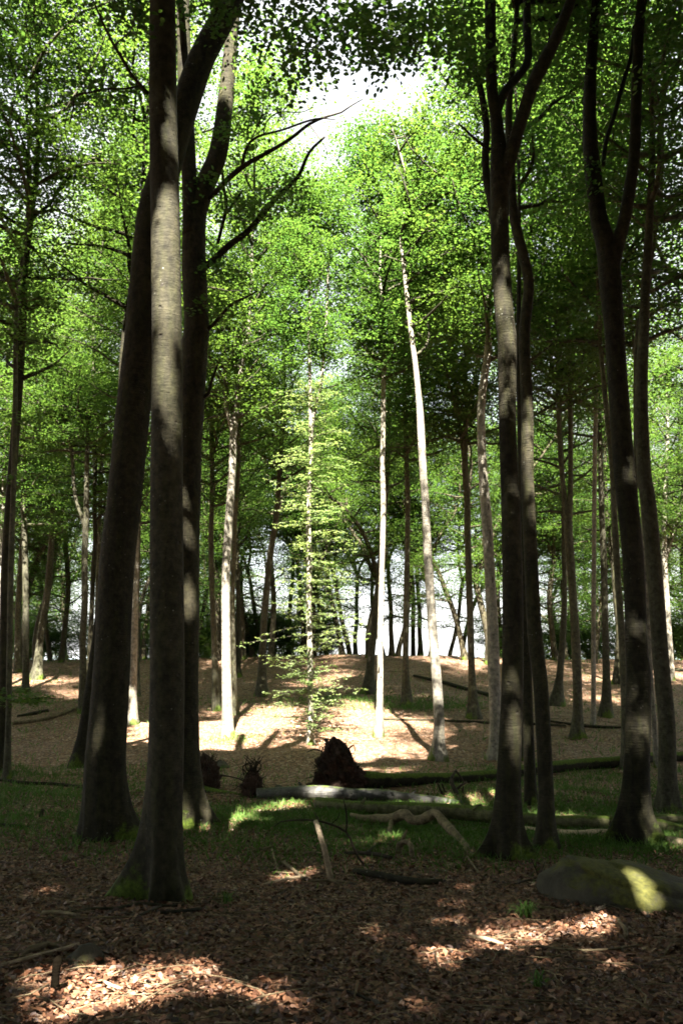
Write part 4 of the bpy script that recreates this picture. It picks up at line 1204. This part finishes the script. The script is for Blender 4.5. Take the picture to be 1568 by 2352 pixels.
# arched dead branch
DA = [(806, 1871, 7), (840, 1881, 13), (875, 1881, 17), (899, 1883, 20), (913, 1876, 19), (932, 1872, 18), (947, 1884, 16), (970, 1884, 17), (987, 1875, 18), (1001, 1868, 13), (1018, 1888, 15), (1035, 1906, 16), (1054, 1930, 17), (1068, 1949, 18), (1080, 1970, 17), (1101, 1982, 13), (1137, 1989, 9), (1177, 1991, 6)]
log('fallen_branch', 'crooked pale dead bough arching over the grass, its end at the forked beech', 'branch',
    [depth_path([(x, y, w * 1.28) for x, y, w in DA], [12.2, 12.0, 11.9, 11.8, 11.7, 11.6, 11.5, 11.4, 11.3, 11.2, 11.0, 10.7, 10.3, 9.9, 9.45, 9.25, 9.1, 9.0]), depth_path([(899, 1888, 12), (895, 1915, 13), (898, 1935, 12), (905, 1956, 12)], [11.7, 11.0, 10.4, 9.9])], DEADWOOD, 14, .05, .16, fine=.05)
log('tree_stump', 'broken bent stump piece with a dark splinter, under the crooked pale bough', 'stump',
    [depth_path([(914, 1962, 14), (916, 1940, 13), (928, 1933, 11), (938, 1936, 11), (944, 1948, 12), (945, 1980, 11)], [9.6, 9.6, 9.55, 9.5, 9.4, 9.3]), depth_path([(920, 1944, 12), (926, 1925, 9), (935, 1905, 3)], 9.6)], DEADWOOD, 10, .06, .1, fine=.03)
log('dead_shrub', 'tangle of dark broken branches with one pale snapped end, before the mossy fallen trunk', 'dead branches',
    [depth_path([(1062, 1842, 13), (1044, 1813, 11), (1036, 1790, 8), (1047, 1769, 5)], [14.6, 15.0])] +
    [depth_path(p, 14.8) for p in ([(1046, 1815, 6), (1058, 1804, 5), (1071, 1796, 5)], [(1055, 1838, 8), (1020, 1828, 7), (1004, 1798, 4)], [(1055, 1836, 7), (1030, 1826, 6), (1010, 1832, 4)], [(1046, 1770, 5), (1058, 1785, 4), (1066, 1800, 3)],
     [(1060, 1838, 6), (1062, 1815, 5), (1064, 1806, 3)], [(1040, 1832, 5), (1020, 1815, 4), (1015, 1800, 3)], [(1064, 1835, 5), (1078, 1840, 4), (1092, 1846, 3)])], TWIG, 8, .07, .08)
log('fallen_branch', 'dark fallen limb with a sawn pale end, lying in the litter below the crooked bough', 'branch', [ground_path([(814, 2007, 13), (840, 2011, 15), (875, 2018, 16), (935, 2029, 16), (980, 2031, 14), (1016, 2031, 11)], .1, .02)], BARK_DARK, 12, .08, .06)
log('broken_branch', 'bare pale branch stuck upright in the litter, its bark peeled off', 'branch', [depth_path([(725, 1887, 11), (729, 1898, 12), (736, 1921, 12), (746, 1955, 13), (754, 1993, 14), (762, 2032, 16)], [8.6, 8.25])], BLEACHED, 12, .06, .06, fine=.02)
log('fallen_branch', 'thin black branching twig propped across the upright bare branch', 'branch',
    [depth_path([(631, 1898, 2), (643, 1888, 3), (674, 1884, 4), (720, 1884, 4), (759, 1893, 5), (795, 1911, 5), (810, 1942, 6), (823, 1970, 6), (833, 1982, 6), (834, 2000, 6)], [8.8, 8.9]),
     depth_path([(795, 1912, 4), (796, 1870, 4), (792, 1850, 3), (787, 1829, 2)], 8.85), depth_path([(735, 1887, 3), (728, 1876, 3), (720, 1866, 2)], 8.85), depth_path([(760, 1893, 2), (775, 1880, 2), (780, 1865, 1.5)], 8.85)], TWIG, 6, .08, .05)
STICKS = [
    ('fallen_branch', 'pale curved stick lying in the grass beside the upright bare branch', BLEACHED, [(640, 1907, 3), (682, 1905, 5), (700, 1897, 5), (714, 1888, 4)]),
    ('fallen_branch', 'grey bent stick at the near edge of the grass, close to the straight knotty trunk', DEADWOOD, [(552, 1972, 4), (575, 1963, 5), (605, 1957, 5), (628, 1950, 6)]),
    ('fallen_branch', 'dark short stick standing out of the litter by the grey bent stick', DEADWOOD, [(624, 1958, 5), (630, 1980, 5), (638, 2006, 4)]),
    ('fallen_branch', 'brown slanting stick ending at the foot of the upright bare branch', DEADWOOD, [(651, 1988, 7), (675, 2008, 8), (700, 2029, 8)]),
    ('fallen_branch', 'pale forked stick lying in a patch of sun below the slanting brown stick', BLEACHED, [(602, 2042, 4), (649, 2029, 7), (675, 2026, 8), (702, 2021, 8)]),
    ('fallen_branch', 'pale thin stick beyond the upright bare branch', DEADWOOD, [(695, 1968, 5), (715, 1967, 6), (740, 1968, 5)]),
    ('fallen_branch', 'long brown stick half buried, running past the foot of the upright branch', DEADWOOD, [(707, 2034, 5), (750, 2033, 6), (792, 2034, 5)]),
    ('fallen_branch', 'black crooked branch in the litter just beyond the dark sawn limb', TWIG, [(790, 1966, 6), (851, 1968, 9), (899, 1978, 7)]),
    ('fallen_branch', 'black elbow-shaped branch between the dark sawn limb and the bent stump', TWIG, [(842, 1968, 4), (868, 1946, 5), (897, 1947, 4)]),
    ('fallen_branch', 'thin brown stick leaning down from the crooked bough near the forked beech', DEADWOOD, [(1073, 1977, 5), (1085, 1994, 5), (1101, 2014, 4)]),
    ('fallen_branch', 'tan broken stick in front of the long root of the straight trunk', DEADWOOD, [(96, 2108, 9), (138, 2108, 9), (181, 2115, 8)]),
    ('fallen_branch', 'long dark stick curving round the foot of the straight knotty trunk', BARK_DARK, [(165, 2107, 5), (211, 2098, 6), (264, 2098, 7), (313, 2086, 7), (356, 2087, 7), (376, 2091, 6), (422, 2089, 5)]),
    ('fallen_branch', 'dark stick joining the curved one before the straight trunk', BARK_DARK, [(316, 2116, 5), (345, 2103, 6), (369, 2092, 5)]),
    ('fallen_branch', 'mossy dark stick at the outer end of the sticks before the straight trunk', BARK_DARK, [(369, 2108, 6), (420, 2103, 8), (461, 2098, 7)]),
    ('fallen_branch', 'thin pale stick in front of the sticks at the straight trunk', DEADWOOD, [(208, 2120, 3), (255, 2120, 4), (303, 2117, 4)]),
    ('fallen_branch', 'bowed chunk of grey wood in the sunny leaves beside the small rock', DEADWOOD, [(50, 2210, 9), (64, 2200, 14), (82, 2190, 15), (109, 2184, 11), (134, 2190, 5)]),
    ('fallen_branch', 'long thin reddish stick lying over the sunny leaves above the dark stub', BLEACHED, [(2, 2234, 6), (66, 2217, 8), (132, 2201, 8), (180, 2182, 7)]),
    ('fallen_branch', 'small pale stick in the sun-lit litter near the bottom of the view', BLEACHED, [(237, 2272, 6), (257, 2281, 7), (277, 2290, 5)]),
    ('fallen_branch', 'thin dark twig running off from the small rock', TWIG, [(178, 2190, 4), (215, 2196, 5), (248, 2208, 3)]),
    ('fallen_branch', 'curved grey stick standing up in the litter before the boulder', DEADWOOD, [(1419, 2126, 6), (1428, 2137, 9), (1438, 2150, 11), (1438, 2169, 9)]),
    ('fallen_branch', 'long grey stick winding over the litter below the boulder', DEADWOOD, [(1190, 2192, 5), (1240, 2188, 6), (1300, 2196, 5), (1380, 2196, 5), (1476, 2186, 4)]),
    ('fallen_branch', 'orange brown stick in the litter between boulder and the bottom of the view', BLEACHED, [(1079, 2160, 5), (1115, 2170, 9), (1156, 2184, 6)]),
    ('fallen_branch', 'black chip of bark on the sunny leaves at the foot of the boulder', TWIG, [(1368, 2100, 8), (1390, 2094, 9), (1402, 2088, 5)]),
    ('fallen_branch', 'long dark branch on the grass beside the massive leaning beech', BARK_DARK, [(-20, 1790, 6), (60, 1799, 8), (120, 1801, 8), (190, 1808, 7), (240, 1812, 5)]),
    ('fallen_branch', 'mossy stick at the edge of the view, on the near side of the grass', BARK_DARK, [(-20, 1897, 8), (20, 1897, 9), (66, 1901, 6)]),
    ('fallen_log', 'pale fallen log high on the bank beside the dividing trunk', DEADWOOD, [(28, 1662, 7), (90, 1655, 8), (140, 1640, 8), (180, 1625, 6)]),
    ('fallen_log', 'dark log lying behind the pale log on the bank', BARK_DARK, [(40, 1645, 6), (85, 1637, 9), (110, 1632, 8)]),
    ('fallen_log', 'long thin dark pole lying across the slope behind the stout white beech', BARK_DARK, [(880, 1652, 4), (960, 1654, 5), (1040, 1656, 6), (1125, 1660, 6), (1200, 1662, 6), (1300, 1668, 5)]),
    ('fallen_log', 'mossy log slanting down the slope behind the grey scarred beech', BARK_DARK, [(950, 1552, 5), (1017, 1567, 8), (1070, 1582, 9), (1125, 1597, 10), (1180, 1606, 8)]),
    ('fallen_log', 'dark pole on the slope between grey double trunk and slim brown trunk', BARK_DARK, [(1262, 1656, 5), (1310, 1664, 6), (1380, 1670, 7), (1440, 1672, 5)]),
    ('fallen_log', 'black log lying at the crest past the fluted trunk', BARK_DARK, [(1530, 1537, 7), (1555, 1539, 9), (1590, 1540, 8)]),
    ('fallen_branch', 'forked red stick in the bright grass of the clearing', BLEACHED, [(814, 1652, 2), (826, 1648, 5), (822, 1640, 6), (818, 1634, 4)]),
    ('fallen_branch', 'thin bent twig in the shade before the gnarled beech foot', DEADWOOD, [(500, 1880, 3), (530, 1872, 4), (560, 1877, 3)]),
    ('fallen_branch', 'dark twig lying in the litter between boulder and forked beech', TWIG, [(1180, 2040, 3), (1215, 2030, 4), (1255, 2036, 3)]),
    ('fallen_branch', 'half sunken branch at the bottom edge of the view', TWIG, [(760, 2290, 4), (810, 2300, 7), (850, 2318, 5)]),
]
for nm, lab, mt, pts in STICKS:
    rs = np.random.default_rng(len(lab) * 7 + pts[0][0] % 97)
    log(nm, lab, 'fallen log' if nm == 'fallen_log' else 'branch', [ground_path(pts, .1, .032 if pts[0][1] > 1940 else 0)], mt, 9, .05, .09, group='sticks and branches on the forest floor', fine=.02)
log('dead_shrub', 'small bare twiggy shrub at the edge of the boulder', 'dead shrub',
    [depth_path(p, 7.9) for p in ([(1253, 2034, 4), (1238, 2015, 4), (1229, 1995, 3), (1219, 1972, 2)], [(1238, 2014, 3), (1246, 1992, 2), (1250, 1980, 1.5)], [(1240, 2018, 3), (1248, 2000, 2), (1251, 1992, 1.5)], [(1229, 1995, 2), (1232, 1975, 1.5), (1233, 1965, 1)], [(1252, 2034, 3), (1230, 2030, 2), (1205, 2026, 1.5)], [(1250, 2032, 3), (1243, 2052, 3), (1240, 2062, 2)])], TWIG, 6, .05, .05)
log('dead_twig', 'orange forked twig standing upright in the grass beside the bent stump', 'twig', [depth_path(p, 10.0) for p in ([(968, 1966, 4), (969, 1950, 4), (966, 1938, 3), (962, 1924, 2)], [(969, 1948, 3), (976, 1940, 3), (981, 1930, 1.5)], [(972, 1944, 2), (976, 1930, 1.5)])], BLEACHED, 6, .05, .05)
log('tree_stump', 'small black rotten stub standing in the sunny leaves before the small rock', 'stump', [depth_path([(127, 2268, 21), (128, 2245, 18), (130, 2222, 18), (133, 2206, 22), (136, 2200, 16)], [4.32, 4.38])], SHADE_BLACK, 14, .02, .08, fine=.04)
log('tree_stump', 'pale weathered stub among sticks before the grass', 'stump', [depth_path([(656, 1968, 12), (660, 1957, 10), (665, 1948, 8)], 9.6)], DEADWOOD, 10, .03, .08)
log('tree_stump', 'tiny black stub in the grass beside the massive leaning beech', 'stump', [depth_path([(94, 1876, 9), (97, 1866, 9), (99, 1858, 7)], 12.6)], TWIG, 10, .03, .08)

# ------------------------------------------------------------------ rocks
def rock(label, c, rx, ry, rz, seed, name='boulder', moss=.25, tiltx=0.0, n=48, rough=.10, bury=.25, cracks=()):
    rng = np.random.default_rng(seed)
    u = np.linspace(-math.pi / 2, math.pi / 2, n)
    th = np.arange(2 * n) / (2 * n) * 6.2832
    U, TH = np.meshgrid(u, th, indexing='ij')
    d = np.stack([np.cos(U) * np.cos(TH), np.cos(U) * np.sin(TH), np.sin(U)], -1)
    m = np.ones(U.shape)
    for k in range(14):
        w = rng.normal(0, 1, 3) * (1.2 + k * .5)
        m += rough / (1 + k * .45) * np.sin(d @ w + rng.uniform(0, 6.28))
    for k in range(5):     # flattened facets
        nn = rng.normal(0, 1, 3); nn[2] = abs(nn[2]) * .6; nn /= np.linalg.norm(nn)
        h = d @ nn * m
        m = np.where(h > .86, m * (.86 / np.maximum(h, .01)) ** .7, m)
    V = d * m[..., None]
    for (a0, z0, dz) in cracks:
        zz = V[..., 2] - (z0 + dz * V[..., 0] + .05 * np.sin(V[..., 0] * 11))
        V *= (1 - .07 * np.exp(-(zz / .03) ** 2))[..., None]
    V = V * np.array([rx, ry, rz])
    V[..., 2] += -tiltx * V[..., 0] * np.clip(V[..., 2] / rz + .6, 0, 1)
    V = V + np.array(c) + np.array([0, 0, -rz * bury])
    mo = moss + .45 * np.sin(V[..., 0] * 3.1 + 1) * (d[..., 2] > .1) - .5 * (d[..., 2] < .15)
    na = 2 * n
    i, j = np.meshgrid(np.arange(n - 1), np.arange(na), indexing='ij')
    F = np.stack([i * na + j, i * na + (j + 1) % na, (i + 1) * na + (j + 1) % na, (i + 1) * na + j], -1).reshape(-1, 4)
    mb = MB()
    mb.add(V.reshape(-1, 3), F, mo.ravel())
    o = mb.build(name, ROCK, None, c)
    o.location = [float(k) for k in c]
    tag(o, label, 'rock')
    return o
c, s = hit(1440, 2085)
rock('big half-buried boulder, partly mossy, a sunny patch on its sloping side', (2.66, 6.95, float(g(2.66, 6.95))), 1.08, .60, .31, 21, moss=.45, tiltx=.26, rough=.11, bury=.12, cracks=[(0, .55, -.25), (0, .25, -.3)])
c, s = hit(181, 2226)
rock('small grey rock in the sunny leaves behind the black stub', c + [0, .1, 0], .098, .10, .085, 22, 'rock', moss=.3, n=24, bury=.05)
c, s = hit(506, 1762)
rock('mossy stone behind the dark root plate at the gnarled beech', c, .20, .15, .15, 23, 'rock', moss=.6, n=20)
c, s = hit(641, 1816)
rock('brown stone tucked behind the grey fallen trunk', c, .13, .12, .12, 24, 'rock', moss=.0, n=20)

# ------------------------------------------------------------------ dry leaves, grass
def litter():
    rng = np.random.default_rng(60)
    n = 110000
    D = 2.6 + 12.4 * rng.uniform(0, 1, n) ** 1.25
    X = rng.uniform(-1, 1, n) * (0.52 * D + .5)
    keep = rng.uniform(0, 1, n) > np.clip(green(X, D) * 1.1, 0, .85)
    X, D = X[keep], D[keep]
    n = len(X)
    P = np.stack([X, D, g(X, D) + rng.uniform(.004, .032, n)], 1)
    ang = rng.uniform(0, 6.28, n)
    nrm = np.stack([rng.normal(0, .38, n), rng.normal(0, .38, n), np.ones(n)], 1)
    nrm /= np.linalg.norm(nrm, axis=1)[:, None]
    d = np.stack([np.cos(ang), np.sin(ang), np.zeros(n)], 1)
    d -= nrm * (d * nrm).sum(1)[:, None]; d /= np.linalg.norm(d, axis=1)[:, None]
    s = np.cross(nrm, d)
    L = (.017 + .038 * rng.uniform(0, 1, n) ** 1.9 + .0011 * D)[:, None]
    k = rng.uniform(-.05, .22, n)[:, None] * L
    e = rng.uniform(-.12, .22, n)[:, None] * L
    pts = np.stack([P - d * L * .5 + nrm * e, P - d * L * .15 + s * L * .28 + nrm * k, P + d * L * .2 + s * L * .24 + nrm * k, P + d * L * .5 + nrm * e, P + d * L * .2 - s * L * .24 + nrm * k, P - d * L * .15 - s * L * .28 + nrm * k], 1)
    t = np.clip(rng.beta(2.0, 2.4, n), 0, 1)
    mb = MB()
    add_leaves(mb, pts, t)
    o = mb.build('dry_leaves', DRY, smooth=False)
    tag(o, 'dry brown beech leaves covering the forest floor', 'dry leaves', None, 'stuff')
litter()

def twigs():
    rng = np.random.default_rng(62)
    mb = MB()
    for i in range(1500):
        D = 3.2 + 13 * rng.uniform() ** 1.4 if i < 800 else rng.uniform(16, 44)
        x = rng.uniform(-1, 1) * (.48 * D + .3)
        L = rng.uniform(.10, .45) * (1 + D / 20); a = rng.uniform(0, 6.28)
        p = np.array([x, D, 0.0])
        pts = []
        bend = rng.normal(0, .25)
        for k in range(4):
            a2 = a + bend * k * .5
            pts.append([p[0], p[1], float(g(p[0], p[1])) + .030 + .014 * rng.uniform(0, 1.5)])
            p = p + np.array([math.cos(a2), math.sin(a2), 0]) * L / 3
        r = rng.uniform(.002, .0055) * (1 + max(0, D - 14) / 14)
        tube(mb, np.hstack([np.array(pts), np.linspace(r, r * .5, 4)[:, None]]), 4, L / 4, 0, 1)
    o = mb.build('twigs', DEADWOOD)
    tag(o, 'thin fallen twigs strewn over the dry leaves', 'twigs', None, 'stuff')
twigs()

def grass():
    rng = np.random.default_rng(61)
    n = 150000
    Y = np.where(rng.uniform(0, 1, n) < .8, rng.uniform(8.5, 18, n), rng.uniform(18, 47, n))
    X = rng.uniform(-1, 1, n) * (.47 * Y + 1)
    clump = .5 + .5 * np.sin(X * 2.1 + 1.3 * np.sin(Y * 1.7)) * np.sin(Y * 2.6 + X)
    keep = rng.uniform(0, 1, n) < np.clip(green(X, Y) * 1.5 * (.25 + clump), 0, 1)
    X, Y = X[keep], Y[keep]
    # extra grass round the beech in long grass and along the log
    ex = [(hit(1470, 1938)[0], .55, .35, 2200, .16), (hit(640, 1876)[0], 1.8, .3, 3000, .075), (hit(1000, 1945)[0], 1.2, .7, 3000, .10), (hit(850, 1610)[0], 2.2, .5, 1200, .22), (hit(1000, 1625)[0], 1.0, .5, 700, .22), (hit(540, 1700)[0], .4, .4, 300, .12)]
    H = rng.uniform(.05, .15, len(X)) * np.where(Y > 18, 1.5, 1)
    for c, sx, sy, m, h in ex:
        X = np.concatenate([X, rng.normal(c[0], sx, m)]); Y = np.concatenate([Y, rng.normal(c[1], sy, m)]); H = np.concatenate([H, rng.uniform(.4, 1.2, m) * h])
    n = len(X)
    B = np.stack([X, Y, g(X, Y)], 1)
    a = rng.uniform(0, 6.28, n)
    side = np.stack([np.cos(a), np.sin(a), np.zeros(n)], 1)
    lean = np.stack([rng.normal(0, .5, n), rng.normal(0, .5, n), np.ones(n)], 1)
    lean /= np.linalg.norm(lean, axis=1)[:, None]
    w = (rng.uniform(.0025, .005, n) * (1 + Y / 18))[:, None]
    H = H[:, None]
    mid_ = B + lean * H * .55
    tip_ = B + lean * H + np.stack([lean[:, 0], lean[:, 1], -np.abs(lean[:, 0])], 1) * H * .35
    pts = np.stack([B - side * w, B + side * w, mid_ + side * w * .7, tip_, mid_ - side * w * .7], 1)
    mb = MB()
    mb.add(pts.reshape(-1, 3), np.arange(n * 5).reshape(n, 5), 0.0, np.repeat(np.clip(rng.normal(.45, .2, n), 0, 1), 5))
    o = mb.build('grass', GRASS, smooth=False)
    tag(o, 'short green grass in the hollow and on the slope', 'grass', None, 'stuff')
grass()

def tuft(label, x, y, w, h, seed, n=60):
    rng = np.random.default_rng(seed)
    c, s = hit(x, y)
    mb = MB()
    for i in range(n):
        a = rng.uniform(0, 6.28); sp = rng.uniform(.1, 1) * w
        b = c + np.array([rng.normal(0, w * .15), rng.normal(0, w * .15), 0])
        d = np.array([math.cos(a), math.sin(a), 0]); sd = np.array([-d[1], d[0], 0]) * .004
        hh = h * rng.uniform(.5, 1.2)
        p = [b, b + d * sp * .35 + [0, 0, hh * .75], b + d * sp * .75 + [0, 0, hh], b + d * sp * 1.1 + [0, 0, hh * .7]]
        V = [p[0] - sd, p[0] + sd, p[1] - sd, p[1] + sd, p[2] - sd * .7, p[2] + sd * .7, p[3] - sd * .2, p[3] + sd * .2]
        mb.add(V, [(0, 1, 3, 2), (2, 3, 5, 4), (4, 5, 7, 6)], 0, rng.uniform(.2, .9))
    o = mb.build('grass_tuft', GRASS, None, c)
    o.location = [float(k) for k in c]
    tag(o, label, 'grass tuft')
tuft('arching grass tuft growing alone in the litter before the boulder', 1205, 2112, .16, .11, 1)
tuft('low dark grass tuft in the litter near the straight trunk', 520, 2085, .12, .10, 2, 40)
tuft('sparse grass tuft at the bottom edge of the dark litter', 1240, 2275, .10, .07, 3, 30)
